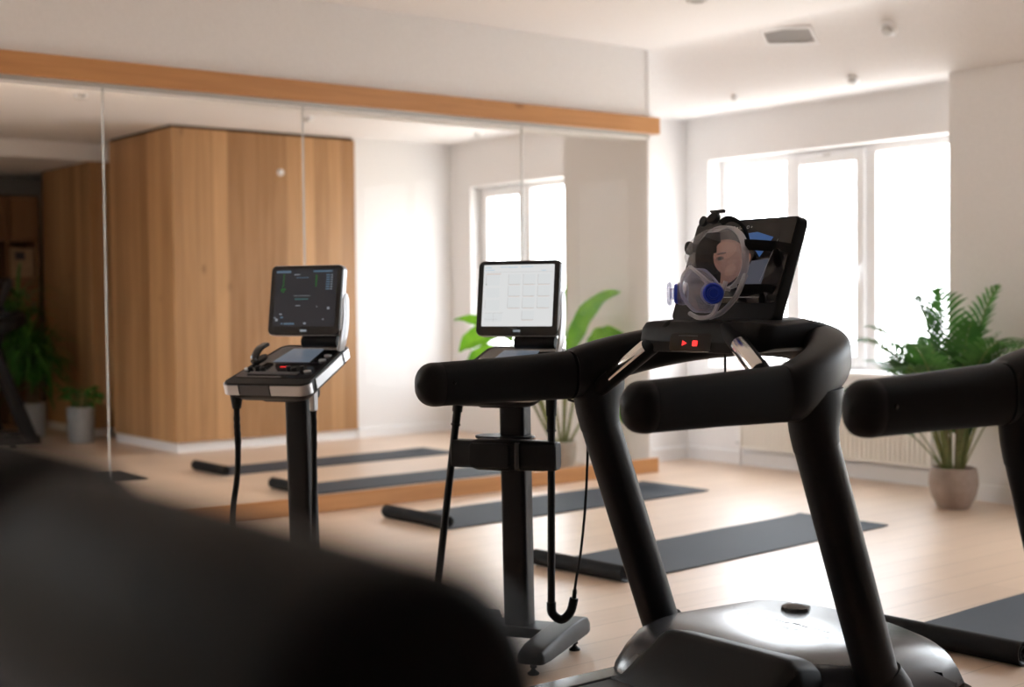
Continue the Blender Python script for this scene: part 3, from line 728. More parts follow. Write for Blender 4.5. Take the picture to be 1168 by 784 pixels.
# ------------------------------------------------------------------ medical carts
def cart(loc, rz, label, light, bracket):
    t = thing('monitor_cart', label, 'cart', loc, rz, 'test carts with monitors')
    bm = BM()
    pts = [(0, .0, .09), (0, -.01, .45), (0, -.025, .94)]
    sweep(bm, pts, [(.050, .045)]*3, 32, 6, up=(0, 1, 0)); col = link('column', bm, 'steel', t)
    for s in (1, -1):
        bm = BM(); x = s*.18
        rings = []
        for y, h, w in ((-.375, .035, .035), (-.36, .050, .050), (-.30, .062, .056), (-.05, .075, .056), (.10, .072, .056), (.145, .06, .050), (.155, .048, .035)):
            rings.append([Vector((x-w, y, .042)), Vector((x+w, y, .042)), Vector((x+w, y, .042+h*.55)), Vector((x+w*.8, y, .042+h*.9)), Vector((x-w*.8, y, .042+h*.9)), Vector((x-w, y, .042+h*.55))])
        ring_loft(bm, rings); link('foot_bar', bm, 'steel', t, bevel=.006)
        for y in (-.335, .02):
            bm = BM(); xx = x + s*(.0 if y < 0 else .03)
            tube(bm, [(xx, y, .012), (xx, y, .05)], .006); lathe(bm, [(.001, 0), (.020, 0), (.021, .006), (.012, .012), (.008, .018), (.001, .018)], 16, (xx, y, 0)); lathe(bm, [(.001, .024), (.013, .024), (.013, .031), (.001, .031)], 6, (xx, y, 0))
            link('levelling_foot', bm, 'steel', t)
    bm = BM(); box(bm, (-.16, -.075, .05), (.16, .075, .088)); link('cross_bar', bm, 'steel', t, bevel=.012)
    # control desk: sloping tray
    FY, BY, FZ, BZ = -.30, .11, .985, 1.120
    sl = Vector((0, BY-FY, BZ-FZ)); ln = sl.length; sy = sl.normalized(); sn = Vector((0, -sy.z, sy.y))
    T = basis((0, FY, FZ), (1, 0, 0), sy, sn)
    def tray(w0, w1, y0, y1, r=.035, n=6):
        o = []
        for (cx, cy, a0) in ((w1/2-r, y1-r, 0), (-w1/2+r, y1-r, 90), (-w0/2+r, y0+r, 180), (w0/2-r, y0+r, 270)):
            for k in range(n+1):
                a = R(a0 + 90*k/n); o.append((cx + r*math.cos(a), cy + r*math.sin(a)))
        return o
    bm = BM(); ring_loft(bm, [[T @ Vector((x, y, z)) for x, y in tray(.375*q, .31*q, (1-q)*.2, ln-(1-q)*.2)] for q, z in ((.80, -.085), (.95, -.062), (1.0, -.045), (1.0, -.006), (.985, 0.0))])
    tr = link('control_desk', bm, 'plastic', t, bevel=0)
    # side bands, silver with a dark middle at the front
    def mkband(name, cond, m, lab):
        bm = BM(); o = tray(.378, .313, -.002, ln+.002, .037, 8); n = len(o); pts = []
        for i in range(n):
            a, b = Vector((*o[i], 0)), Vector((*o[(i+1) % n], 0)); k_ = max(1, int((b-a).length/.006))
            for k in range(k_): pts.append(a.lerp(b, k/k_))
        N_ = len(pts); c = Vector((0, ln/2, 0))
        out = [p + (p-c).normalized()*.004 for p in pts]; inn = [p - (p-c).normalized()*.003 for p in pts]
        for i in range(N_):
            j = (i+1) % N_
            if cond(pts[i]) and cond(pts[j]):
                L8 = [bm.verts.new(T @ Vector((P.x, P.y, z))) for P in (inn[i], out[i], out[j], inn[j]) for z in (-.046, -.007)]
                for f in ((0,1,3,2), (2,3,5,4), (1,7,5,3), (0,2,4,6)): bm.faces.new([L8[q] for q in f])
        bmesh.ops.remove_doubles(bm, verts=bm.verts[:], dist=1e-5)
        oo = link(name, bm, m, tr); oo['label'] = lab
    mkband('trim_band', lambda p: p.y < .045 and p.x > .028, 'silver', 'silver trim of the desk front'); mkband('trim_band', lambda p: p.y < .045 and p.x < -.105, 'silver', 'silver trim of the desk front')
    mkband('centre_trim', lambda p: p.y < .01 and -.107 < p.x < .030, 'grey', 'dark grey middle of the desk front')
    mkband('side_trim', lambda p: p.y > .075 and p.y < ln-.09 and p.x > 0, 'lightgrey', 'pale side trim of the desk')
    mkband('corner_trim', lambda p: p.y > ln-.08 and p.x > .05, 'silver', 'silver corner of the desk')
    # desk top: glossy inlay, small LCD, knobs, buttons
    bm = BM(); prism(bm, tray(.33, .27, .06, ln-.03, .02), 0, .003, T); link('desk_inlay', bm, 'gloss', tr, smooth=False)
    bm = BM(); prism(bm, [(-.085, .225), (.080, .225), (.070, .375), (-.072, .375)], .003, .0045, T); l = link('small_screen', bm, 'lcd', tr, smooth=False); l['label'] = 'grey lit small screen'
    bm = BM()
    for k in range(7):
        for j in range(3): box(bm, (-.07+.02*k, .245+.045*j, .0046), (-.056+.02*k-.004*(j == 1), .248+.045*j, .005), T)
    link('small_screen_text', bm, 'uib', l, smooth=False)
    for k, x in enumerate((-.13, -.105, -.075, .035, .065, .095)):
        bm = BM(); lathe(bm, [(.001, .003), (.011, .003), (.010, .018), (.001, .019)], 16, (0, 0, 0), T @ Matrix.Translation((x, .13+.012*(k % 2), 0))); link('knob', bm, 'plastic', tr)
    bm = BM(); box(bm, (-.020, .170, .003), (.006, .173, .005), T); box(bm, (.002, .176, .003), (.007, .181, .005), T); o = link('indicator_light', bm, 'red', tr, smooth=False); o['label'] = 'red indicator light'
    bm = BM(); box(bm, (-.12, .085, .003), (.10, .115, .007), T); link('palm_rest', bm, 'grey', tr, smooth=False, bevel=.003)
    for x, y in ((.130, .12), (.132, .24), (.130, .29), (-.148, .14)):
        bm = BM(); prism(bm, ell(x, y, .016, .010), .003, .010, T); link('side_button', bm, 'lightgrey', tr, bevel=.002)
    # handset in its cradle on the left
    if not light:
      bm = BM(); P = curve([T @ Vector((-.165, .22, .005)), T @ Vector((-.165, .225, .022)), T @ Vector((-.16, .26, .045)), T @ Vector((-.158, .31, .046))], 14)
      sweep(bm, P, [(.019, .008)]*len(P), 16, 3, cap0=True, cap1=True); hs = link('handset', bm, 'gloss', t)
      bm = BM(); prism(bm, ell(-.160, .25, .022, .05), 0, .010, T); link('handset_cradle', bm, 'plastic', tr, bevel=.003)
    # under-desk block
    bm = BM(); box(bm, (-.10, -.17, .905), (.06, .045, .98)); link('desk_support', bm, 'plastic', t, bevel=.02, seg=3)
    # monitor with arm
    MZ, MYc = 1.303, .045
    tl = R(9); up = Vector((0, math.sin(tl), math.cos(tl))); nr = Vector((0, -math.cos(tl), math.sin(tl)))
    S = basis((-.012, MYc, MZ), (1, 0, 0), up, nr); SU = S @ Matrix.Scale(.95, 4)
    bm = BM(); ring_loft(bm, [[S @ Vector((x*q, y*q, z)) for x, y in rrect(.328, .283, .021, 6)] for q, z in ((.90, -.048), (1, -.035), (1, -.004), (.99, 0))])
    mo = link('monitor', bm, 'bezel', t)
    bm = BM(); o = rrect(.332, .287, .023, 6); i = rrect(.326, .281, .020, 6)
    ring_loft(bm, [[S @ Vector((x, y, z)) for x, y in rr_] for rr_, z in ((i, -.034), (o, -.034), (o, -.008), (i, -.008))], False, False); lab = link('monitor_edge', bm, 'silver', mo); lab['label'] = 'silver edge of the monitor'
    bm = BM(); prism(bm, rrect(.298, .246, .003, 2, 0, .010), 0, .0008, SU); sc = link('screen', bm, 'whiteui' if light else 'darkui', mo, smooth=False)
    sc['label'] = 'white lit screen with rows of boxes' if light else 'dark lit screen with green traces'
    bm = BM(); prism(bm, rrect(.030, .009, .002, 2, .002, -.131), 0, .001, SU); link('logo', bm, 'uiw', mo, smooth=False)
    def ui(m, rects, z=.0009):
        bm = BM()
        for (x0, y0, x1, y1) in rects: box(bm, (x0, y0, z), (x1, y1, z+.0003), SU)
        link('screen_readout', bm, m, sc, smooth=False)
    rnd = random.Random(5)
    if light:
        bx = []; by = []; fr = []
        for r_ in range(4):
            for c_ in range(3):
                if r_ == 3 and c_ != 1: continue
                x0 = -.042 + c_*.062; y0 = .054 - r_*.047
                w, h = .052, .040 if r_ < 3 else .035
                fr += [(x0, y0, x0+w, y0+h)]
                bx += [(x0, y0, x0+w, y0+.0012), (x0, y0, x0+.0011, y0+h)]
                by += [(x0+.002, y0-.0022, x0+w-.004, y0-.001)]
        fr += [(-.138, .05, -.078, .094), (-.138, .002, -.078, .04), (-.138, -.05, -.075, -.008), (-.138, -.095, -.062, -.06)]
        bx += [(-.138, .05, -.1368, .092), (-.138, -.04, -.137, -.008), (-.138, -.085, -.08, -.0842), (-.138, -.06, -.06, -.0593), (-.10, -.095, -.0993, -.06), (-.14, .103, .143, .1038)]
        by += [(-.138, .095, -.075, .0975)]
        ui('uip', fr); ui('uil', bx, .0012); ui('uio', by, .0012)
        tx = []
        for (x0, x1, y) in ((-.143, -.115, .120), (-.143, -.102, .110), (-.078, -.05, .122), (-.046, -.005, .121), (.01, .06, .122), (.095, .115, .107)):
            x = x0
            while x < x1:
                w = rnd.uniform(.002, .006); tx.append((x, y, min(x+w, x1), y+.0035)); x += w+.0015
        ui('uis', tx, .0012)
        ui('uig', [(-.1375, .053, -.134, .056)], .0014)
    else:
        g = [( -.112, .062+.0065*k, -.105, .066+.0065*k) for k in range(8)] + [(.046, .058+.0065*k, .054, .0625+.0065*k) for k in range(8)]
        for k in range(14):
            a = rnd.uniform(0, 6.28); d = rnd.uniform(0, .013); g.append((-.112+d*math.cos(a), .045+d*math.sin(a), -.107+d*math.cos(a), .050+d*math.sin(a)))
        ui('uig', g)
        ui('uib', [(-.145, .118, -.075, .127), (.035, .120, .125, .127), (-.095, -.105, -.045, -.098), (-.11, -.104, -.101, -.098), (-.113, -.078, -.101, -.070)] + [(.098, .045+.010*k, .115, .050+.010*k) for k in range(7)] + [(-.045+.012*k, .095, -.037+.012*k, .099) for k in range(5)])
        ui('uit', [(-.048+.011*k, .002, -.040+.011*k, .006) for k in range(6)])
        ui('uiw', [(.120, .045+.010*k, .128, .049+.010*k) for k in range(7)] + [(-.055, .018, .025, .0195), (-.058, .108, -.03, .112), (.0, -.104, .012, -.096), (-.145, -.078, -.136, -.074), (-.138, -.09, -.126, -.08), (-.12, -.063, -.108, -.058), (.058, -.03, .063, -.026), (.11, -.04, .122, -.03), (.09, -.085, .098, -.08), (-.043, -.025, -.02, -.022)])
    bm = BM(); tube(bm, [S @ Vector((-.01, -.165, -.03)), S @ Vector((.150, -.165, -.03))], .024, 20); link('monitor_hinge', bm, 'plastic', t)
    bm = BM(); rings = []
    P = curve([S @ Vector((.163, .03, -.035)), S @ Vector((.166, -.08, -.045)), S @ Vector((.168, -.16, -.03)), S @ Vector((.160, -.205, -.03))], 16)
    sweep(bm, P, [(.006, .012), ] + [(.007, .026)]*(len(P)-2) + [(.006, .02)], 16, 3, up=(0, 1, 0)); o = link('monitor_arm', bm, 'lightgrey', t); o['label'] = 'pale grey curved monitor arm'
    # hoses / rods
    if not bracket:
        bm = BM(); lathe(bm, [(.001, -.02), (.017, -.02), (.026, .03), (.028, .085), (.001, .085)], 16, (-.150, -.25, .905)); link('hose_plug', bm, 'plastic', t)
        P = curve([(-.150, -.25, .92), (-.150, -.25, .83), (-.147, -.25, .74), (-.150, -.255, .62), (-.168, -.26, .49), (-.175, -.26, .34)], 30)
        bm = BM(); tube(bm, P, [.0115 + (.002 if 3 < i < 12 and i % 2 else 0) for i in range(len(P))], 12); link('hose', bm, 'rubber', t)
        bm = BM(); box(bm, (.105, -.14, .87), (.130, -.105, 1.01)); link('cable_clip', bm, 'lightgrey', t, bevel=.008)
        P = curve([(.115, -.12, .89), (.110, -.11, .76), (.088, -.075, .60), (.078, -.065, .42), (.068, -.06, .22), (.070, -.06, .12)], 30)
        bm = BM(); tube(bm, P, [.011 + (.002 if i < 9 and i % 2 else 0) for i in range(len(P))], 12); link('hose', bm, 'rubber', t)
    else:
        # equipment pouch clamped across the column
        bm = BM(); rings = []
        for x, h, d in ((-.205, .045, .028), (-.20, .050, .034), (-.12, .050, .036), (-.10, .056, .046), (.02, .058, .05), (.04, .054, .046), (.06, .054, .044), (.15, .053, .040), (.20, .05, .034), (.205, .045, .028)):
            rings.append([Vector((x, -.125 + py*d*2, .735 + pz*h*2)) for py, pz in rrect(1, 1, .2, 3)])
        ring_loft(bm, rings); br = link('clamp_bracket', bm, 'plastic', t)
        bm = BM(); prism(bm, rrect(.155, .088, .014, 4, -.022, 0), .0, .012, basis((-.02, -.172, .735), (1, 0, 0), (0, 0, 1), (0, -1, 0))); link('cover_plate', bm, 'plastic', br, bevel=.003)
        bm = BM(); prism(bm, rrect(.020, .10, .006, 4), .0, .012, basis((.065, -.166, .735), (1, 0, 0), (0, 0, 1), (0, -1, 0))); link('clamp_lever', bm, 'gloss', br, bevel=.003)
        bm = BM(); prism(bm, ell(-.03, -.05, .115, .075), .785, .797); link('clamp_shelf', bm, 'steel', t, bevel=.004)
        for s in (-1, 1):
            x0 = s*.18; x1 = -.265 if s < 0 else .178
            A = Vector((x0, -.125, .955)); B = Vector((x1, -.14, .275 if s < 0 else .20))
            bm = BM(); tube(bm, [A, A.lerp(B, .10)], [.021, .019], 14); tube(bm, [A.lerp(B, .10), A.lerp(B, .17)], .0155, 14); tube(bm, [A.lerp(B, .165), A.lerp(B, .175)], .018, 14)
            link('rod_socket', bm, 'plastic', t)
            bm = BM(); tube(bm, [A.lerp(B, .15), B], .0138, 14); rod = link('rod', bm, 'steel', t)
            if s < 0:
                bm = BM(); tube(bm, [B, B + (B-A).normalized()*.03], [.0145, .010], 12); link('rod_tip', bm, 'rubber', rod)
            else:
                P = curve([B + Vector((0, 0, .01)), B + Vector((.004, .0, -.03)), B + Vector((.035, .01, -.052)), B + Vector((.065, .02, -.025)), B + Vector((.078, .025, .025))], 20)
                bm = BM(); tube(bm, P, [.017]*6 + [.016]*(len(P)-6), 14); link('hook', bm, 'rubber', rod)
                E_ = P[-1]
                P = curve([E_, E_ + Vector((.006, .004, .06)), E_ + Vector((.022, .02, .18)), E_ + Vector((.034, .04, .36)), E_ + Vector((.040, .05, .58)), E_ + Vector((.02, .08, .68)), E_ + Vector((-.07, .16, .70))], 40)
                bm = BM(); tube(bm, P, [.008]*4 + [.0048]*(len(P)-4), 10); link('cable', bm, 'rubber', t)
    return t
cart((2.73, 4.79, 0), R(-60), 'test cart on the left with a dark monitor screen, in front of the oak box', False, False)
cart((3.15, 3.94, 0), R(-60), 'test cart in the middle with a white monitor screen, behind the treadmill grip', True, True)

# ------------------------------------------------------------------ exercise mats, far end lying flat, near end rolled
def ex_mat(x0, y0, rot, L, W, label, group, curl=False, r=.042, roll=True):
    t = thing('exercise_mat', label, 'mat', (x0, y0, 0), rot, group)
    bm = BM(); nx, ny = 40, 12; rows = []
    for top in (1, 0):
        g = []
        for i in range(nx+1):
            row = []
            for j in range(ny+1):
                x = L*i/nx; y = -W/2 + W*j/ny
                z = .001 + .0065*top
                z += .0008*math.sin(9*x + 3*y)*top
                if curl:
                    d = max(0, (x-(L-.34))/.34); z += .038*math.sin(PI*min(1, d*1.05))**2 * max(0, 1-abs(y-.02)/.26)
                if i == nx: z += .004
                row.append(bm.verts.new((x, y, z)))
            g.append(row)
        rows.append(g)
    tpg, bt = rows
    for i in range(nx):
        for j in range(ny):
            bm.faces.new([tpg[i][j], tpg[i+1][j], tpg[i+1][j+1], tpg[i][j+1]]); bm.faces.new([bt[i][j], bt[i][j+1], bt[i+1][j+1], bt[i+1][j]])
    for i in range(nx):
        bm.faces.new([tpg[i][0], bt[i][0], bt[i+1][0], tpg[i+1][0]]); bm.faces.new([tpg[i][ny], tpg[i+1][ny], bt[i+1][ny], bt[i][ny]])
    for j in range(ny):
        bm.faces.new([tpg[0][j], tpg[0][j+1], bt[0][j+1], bt[0][j]]); bm.faces.new([tpg[nx][j], bt[nx][j], bt[nx][j+1], tpg[nx][j+1]])
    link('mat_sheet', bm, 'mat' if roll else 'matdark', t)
    if roll:
        # spiral roll
        n = 44; outer = []; turns = 2.25
        for k in range(n+1):
            a = -PI/2 - 2*PI*turns*k/n; rr = r - (r-.012)*k/n
            outer.append((rr*math.cos(a), r + .001 + rr*math.sin(a)))
        inner = []
        for k in range(n, -1, -1):
            a = -PI/2 - 2*PI*turns*k/n; rr = r - (r-.012)*k/n - .0058
            inner.append((rr*math.cos(a), r + .001 + rr*math.sin(a)))
        prof = outer + inner
        bm = BM()
        A = [bm.verts.new((x, -W/2, z)) for x, z in prof]; B = [bm.verts.new((x, W/2, z)) for x, z in prof]
        m = len(prof)
        for k in range(m): bm.faces.new([A[k], A[(k+1) % m], B[(k+1) % m], B[k]])
        for k in range(n):
            a, b, c, d = k, k+1, m-2-k, m-1-k
            bm.faces.new([A[a], A[b], A[c], A[d]]); bm.faces.new([B[d], B[c], B[b], B[a]])
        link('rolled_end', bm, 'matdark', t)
    return t
GM = 'exercise mats on the floor'
ex_mat(4.45, 6.51, R(1.9), 2.19, .61, 'dark exercise mat with rolled end lying along the oak plinth, far end curled up', GM, True)
ex_mat(4.21, 4.81, R(3.7), 2.15, .60, 'dark exercise mat with rolled end lying behind the middle treadmill post', GM)
ex_mat(4.30, 2.87, R(2.5), 2.1, .58, 'dark exercise mat with rolled end at the bottom right, behind the right treadmill post', GM, False, .047)
GV = 'exercise mats reflected in the mirror'
ex_mat(4.60, 9.49, R(.4), 2.15, .51, 'reflected dark mat with rolled end nearest the oak box in the mirror', GV, True)
ex_mat(4.55, 8.17, R(0), 2.0, .50, 'reflected dark mat with rolled end just above the oak plinth in the mirror', GV)
ex_mat(2.2, 9.72, R(0), 1.88, .55, 'flat dark mat reflected at the lower left of the mirror, by the reflected treadmill', GV, False, .04, False)

# ------------------------------------------------------------------ plants
def frond(bm, base, az, el, L, droop, pairs, ll, lw, tw=0.0, start=.25, mid=True, lift=.55):
    """arching rachis with paired leaflets; returns rachis points"""
    P = []; d0 = Vector((math.cos(az)*math.cos(el), math.sin(az)*math.cos(el), math.sin(el)))
    n = 18; p = Vector(base); d = d0.copy()
    for i in range(n+1):
        P.append(p.copy()); d = (d + Vector((0, 0, -droop*(i/n)**1.2*.16))).normalized(); p = p + d*(L/n)
    def at(q):
        f = q*n; i = min(n-1, int(f)); return P[i].lerp(P[i+1], f-i), (P[i+1]-P[i]).normalized()
    for k in range(pairs):
        q = start + (1-start)*k/(pairs-1)*.985
        c, t = at(q)
        side = t.cross(Vector((0, 0, 1)))
        side = side.normalized() if side.length > 1e-3 else Vector((1, 0, 0))
        up = side.cross(t).normalized()
        s_ = math.sin(PI*min(1, .18+.8*(q-start)/(1-start)))**.7
        for s in (1, -1):
            dirv = (side*s*(1 - .45*q) + t*(.55+.5*q) + up*lift*(.5)).normalized()
            l = ll*s_*random.uniform(.85, 1.1); w = lw*random.uniform(.85, 1.1)
            wv = dirv.cross(up).normalized()
            prev = None; pt = c.copy(); dd = dirv.copy()
            m = 5
            for j in range(m+1):
                ww = w*math.sin(PI*(.12+.86*j/m))**.8 if j < m else .0006
                a = bm.verts.new(pt - wv*ww + up*.0015); b = bm.verts.new(pt + wv*ww + up*.0015); cc = bm.verts.new(pt)
                if prev: bm.faces.new([prev[0], a, cc, prev[2]]); bm.faces.new([prev[2], cc, b, prev[1]])
                prev = (a, b, cc)
                dd = (dd + Vector((0, 0, -.10 - .12*j/m))).normalized(); pt = pt + dd*(l/m)
    return P
def strap_leaf(bm, base, az, el, L, w, droop, n=9, fold=.25):
    d = Vector((math.cos(az)*math.cos(el), math.sin(az)*math.cos(el), math.sin(el))); p = Vector(base); prev = None
    for i in range(n+1):
        q = i/n; side = d.cross(Vector((0, 0, 1))); side = side.normalized() if side.length > 1e-3 else Vector((math.sin(az), -math.cos(az), 0))
        up = side.cross(d).normalized(); ww = w*(.35+.65*math.sin(PI*min(1, .15+q*.85))) if i < n else .0008
        a = bm.verts.new(p - side*ww + up*ww*fold); b = bm.verts.new(p + side*ww + up*ww*fold); c = bm.verts.new(p)
        if prev: bm.faces.new([prev[0], a, c, prev[2]]); bm.faces.new([prev[2], c, b, prev[1]])
        prev = (a, b, c); d = (d + Vector((0, 0, -droop/n*(.4+q)))).normalized(); p = p + d*(L/n)
def broad_leaf(bm, base, direc, L, w, droop, roll=0.0, n=14, wav=.012):
    d = Vector(direc).normalized(); p = Vector(base); prev = None; m = 6
    for i in range(n+1):
        q = i/n; side = d.cross(Vector((0, 0, 1))).normalized(); up = side.cross(d).normalized()
        side2 = side*math.cos(roll) + up*math.sin(roll); up2 = up*math.cos(roll) - side*math.sin(roll)
        ww = w*(math.sin(PI*(q*.97+.02))**.75)*(1 - .25*q)
        row = []
        for j in range(-m, m+1):
            s = j/m; row.append(bm.verts.new(p + side2*ww*s + up2*(ww*.42*abs(s)**1.3 + wav*math.sin(q*21+s*2.0)*abs(s))))
        if prev:
            for j in range(2*m): bm.faces.new([prev[j], prev[j+1], row[j+1], row[j]])
        prev = row; d = (d + Vector((0, 0, -droop/n*(.3+1.3*q)))).normalized(); p = p + d*(L/n)
def pot(t, prof, m, soil_r, soil_z, nm='pot'):
    bm = BM(); lathe(bm, prof, 40); link(nm, bm, m, t)
    bm = BM(); lathe(bm, [(.001, soil_z-.03), (soil_r, soil_z-.03), (soil_r, soil_z), (soil_r*.5, soil_z+.008), (.001, soil_z+.01)], 24); link('soil', bm, 'soil', t)
# palm by the window
t = thing('potted_palm', 'green palm in a round taupe pot on the floor by the window pillar', 'plant', (7.22, 4.79, 0))
pot(t, [(.001, 0), (.085, 0), (.098, .012), (.132, .08), (.147, .145), (.143, .205), (.133, .245), (.126, .25), (.119, .243), (.122, .20), (.001, .19)], 'pottaupe', .123, .222)
bm = BM(); sb = BM()
rg = random.Random(21); random.seed(21)
for k in range(36):
    az = rg.uniform(0, 2*PI); el = R(rg.uniform(60, 86)); L = rg.uniform(.72, 1.12)
    if k < 3: el = R(84); L = 1.16; az = [R(-60), R(200), R(-95)][k]
    if 3 <= k < 7: az = R([-62, -40, 125, 110][k-3]); el = R([58, 66, 60, 50][k-3]); L = [.98, .8, .85, .66][k-3]
    L *= 1 - .5*max(0, math.cos(az)); el = max(el, R(80)) if math.cos(az) > .3 else el
    bx, by = .05*math.cos(az), .05*math.sin(az)
    P = frond(bm, (bx, by, .22), az, el, L, rg.uniform(1.0, 2.0), 18, .22, .0125, 0, .42)
    tube(sb, P, [.0065*(1-.75*i/len(P)) for i in range(len(P))], 6)
link('foliage', bm, 'palm', t); link('stems', sb, 'stem', t)
bm = BM()
for k in range(6):
    a = k*1.05; tube(bm, [(.045*math.cos(a), .045*math.sin(a), .20), (.05*math.cos(a+.2), .05*math.sin(a+.2), .34), (.06*math.cos(a+.3), .06*math.sin(a+.3), .5)], [.016, .012, .007], 8)
link('cane', bm, 'bark', t)
# banana-leaved plant in the mirror
random.seed(4)
t = thing('banana_plant', 'broad-leaved banana plant in a beige bowl pot reflected behind the white monitor', 'plant', (6.55, 7.66, 0))
pot(t, [(.001, 0), (.058, 0), (.068, .012), (.095, .09), (.108, .17), (.110, .235), (.105, .24), (.098, .235), (.1, .2), (.001, .19)], 'potbeige', .10, .215)
bm = BM(); sb = BM()
RA = R(-38.4)     # direction along the mirror's right
def rz_(q, z, fwd=0.0): return Vector((q*math.cos(RA) + fwd*.62, q*math.sin(RA) + fwd*.78, z))
Lf = [  # leaf base (side, height, depth), direction (side, up, depth), length, half width, droop, roll
    ((.05, .84, 0), (.30, 1, .0), .68, .085, 1.9, 1.15), ((.03, .98, .02), (.02, 1, .0), .42, .075, .5, 0), ((.19, .97, .0), (.85, .35, .02), .30, .090, .9, 1.0),
    ((-.34, .98, 0), (-.8, .62, .0), .50, .055, .9, -1.2), ((-.42, 1.06, -.02), (-.95, -.1, .0), .38, .10, .9, -1.1), ((-.32, .88, .03), (-.1, 1, .0), .34, .09, .6, .02),
    ((-.5, .95, .04), (-.6, -.45, .0), .32, .085, .8, -1.2), ((.30, .52, .0), (.75, -.35, .02), .24, .075, .9, 1.1), ((.16, .80, .03), (.9, .2, .05), .26, .06, 1.2, 1.0), ((-.10, .8, .05), (-.5, .9, .05), .4, .08, .8, -1.0)]
for b0, dr_, L, w, dr, ro in Lf:
    e = rz_(*b0); b = rz_(.12*b0[0], .2)
    P = curve([b, b.lerp(e, .5) + Vector((0, 0, .06)), e], 12); tube(sb, P, [.012*(1-.5*i/len(P)) for i in range(len(P))], 8)
    broad_leaf(bm, e, rz_(*dr_), L, w, dr, ro)
link('foliage', bm, 'banana', t); link('stems', sb, 'stem', t)
# tall strap-leaved plant and low plant, far left of the mirror
random.seed(9)
t = thing('dracaena_plant', 'tall dark strap-leaved plant in a grey pot reflected at the left of the mirror', 'plant', (4.55, 13.24, 0))
GP = [(.001, 0), (.105, 0), (.115, .01), (.132, .32), (.128, .335), (.12, .33), (.118, .28), (.001, .27)]
pot(t, GP, 'potgrey', .118, .30)
bm = BM(); sb = BM()
for k in range(9):
    a = random.uniform(0, 2*PI); r = random.uniform(.02, .06); lean = random.uniform(.05, .30) * (1 - .7*max(0, math.cos(a))); h = [1.36, 1.22, 1.0, .84, 1.26, .7, 1.08, .9, .75][k]
    top = Vector((r*math.cos(a) + lean*math.cos(a), r*math.sin(a) + lean*math.sin(a), h))
    tube(sb, [(r*math.cos(a), r*math.sin(a), .28), (r*math.cos(a)*1.4, r*math.sin(a)*1.4, .28+(h-.28)*.5), top], [.014, .012, .009], 8)
    for j in range(60):
        q = random.uniform(0, 1); b = Vector((r*math.cos(a)*1.4, r*math.sin(a)*1.4, .3+(h-.3)*.45)).lerp(top, q)
        strap_leaf(bm, b, random.uniform(R(55), R(335)), R(random.uniform(5, 75)), random.uniform(.32, .55), random.uniform(.012, .021), random.uniform(1.2, 2.6))
link('foliage', bm, 'darkleaf', t); link('cane', sb, 'bark', t)
t = thing('leafy_plant', 'low round-leaved plant in the front grey pot reflected beside the oak box', 'plant', (4.71, 12.40, 0))
pot(t, GP, 'potgrey', .118, .30)
bm = BM(); sb = BM()
for k in range(34):
    az = random.uniform(0, 2*PI); e = Vector((.13*math.cos(az)*random.uniform(.3, 1), .13*math.sin(az)*random.uniform(.3, 1), .36+random.uniform(0, .14)))
    tube(sb, [(.02*math.cos(az), .02*math.sin(az), .29), e], .003, 6)
    broad_leaf(bm, e, (math.cos(az), math.sin(az), random.uniform(-.2, .7)), random.uniform(.09, .14), .042, 1.2, random.uniform(-.4, .4), 7, .003)
link('foliage', bm, 'darkleaf', t); link('stems', sb, 'stem', t)

# ------------------------------------------------------------------ bookcase far left in the mirror
t = thing('bookcase', 'dark wood bookcase reflected at the far left of the mirror', 'bookcase', (4.1, 14.2, 0))
bm = BM(); x0, x1 = -.9, .885
for z0, z1 in ((0, .06), (.78, .81), (1.54, 1.575), (1.945, 1.975), (2.39, 2.42)): box(bm, (x0, 0, z0), (x1, .45, z1))
for x in (x0, -.02, .545, x1-.03): box(bm, (x, .0, 0), (x+.03, .45, 2.42))
box(bm, (x0, .42, 0), (x1, .45, 2.42)); link('carcass', bm, 'dark_wood', t, smooth=False)
for (a, b) in ((-.87, -.02), (.01, .545), (.575, .855)):
    bm = BM(); box(bm, (a+.004, -.015, 1.98), (b-.004, .005, 2.385)); d = link('cabinet_door', bm, 'dark_wood', t, smooth=False, bevel=.002)
    bm = BM(); box(bm, (a+.004, -.015, .81), (b-.004, .005, 1.535)); d = link('cabinet_door', bm, 'dark_wood', t, smooth=False, bevel=.002)
    bm = BM(); box(bm, (b-.05, -.03, 1.2), (b-.035, -.015, 1.32)); link('handle', bm, 'alu', d, smooth=False)
for k, (x, w, h) in enumerate(((4.70, .24, .30), (4.17, .30, .33), (3.85, .26, .28))):
    t2 = thing('storage_box', ['cardboard storage box on the bookcase shelf beside the dark folder', 'cardboard storage box on the middle bookcase shelf', 'cardboard storage box on the left bookcase shelf'][k], 'box', (x, 14.38, 1.575), 0, 'boxes on the bookcase')
    bm = BM(); box(bm, (0, -.14, 0), (w, .16, h)); link('body', bm, 'card', t2, smooth=False, bevel=.004)
    bm = BM(); box(bm, (w*.2, -.145, h*.6), (w*.62, -.139, h*.88)); link('label_plate', bm, 'darkbook', t2, smooth=False)
bm = BM(); box(bm, (4.65, 14.26, 1.575), (4.69, 14.5, 1.90)); tag(link('ring_binder', bm, 'darkbook', smooth=False, bevel=.004), 'dark upright folder on the bookcase shelf beside the cardboard box', 'folder')
t = thing('lit_candle', 'small lit pale lantern candle on the floor before the bookcase', 'candle', (4.70, 13.75, 0))
bm = BM(); lathe(bm, [(.001, .03), (.05, .03), (.052, .20), (.045, .215), (.001, .21)], 24); link('wax', bm, 'wax', t)
bm = BM(); lathe(bm, [(.001, 0), (.07, 0), (.07, .03), (.001, .03)], 24); link('saucer', bm, 'alu', t)
bm = BM(); lathe(bm, [(.001, .21), (.008, .225), (.01, .24), (.001, .275)], 12); link('flame', bm, 'wax', t)

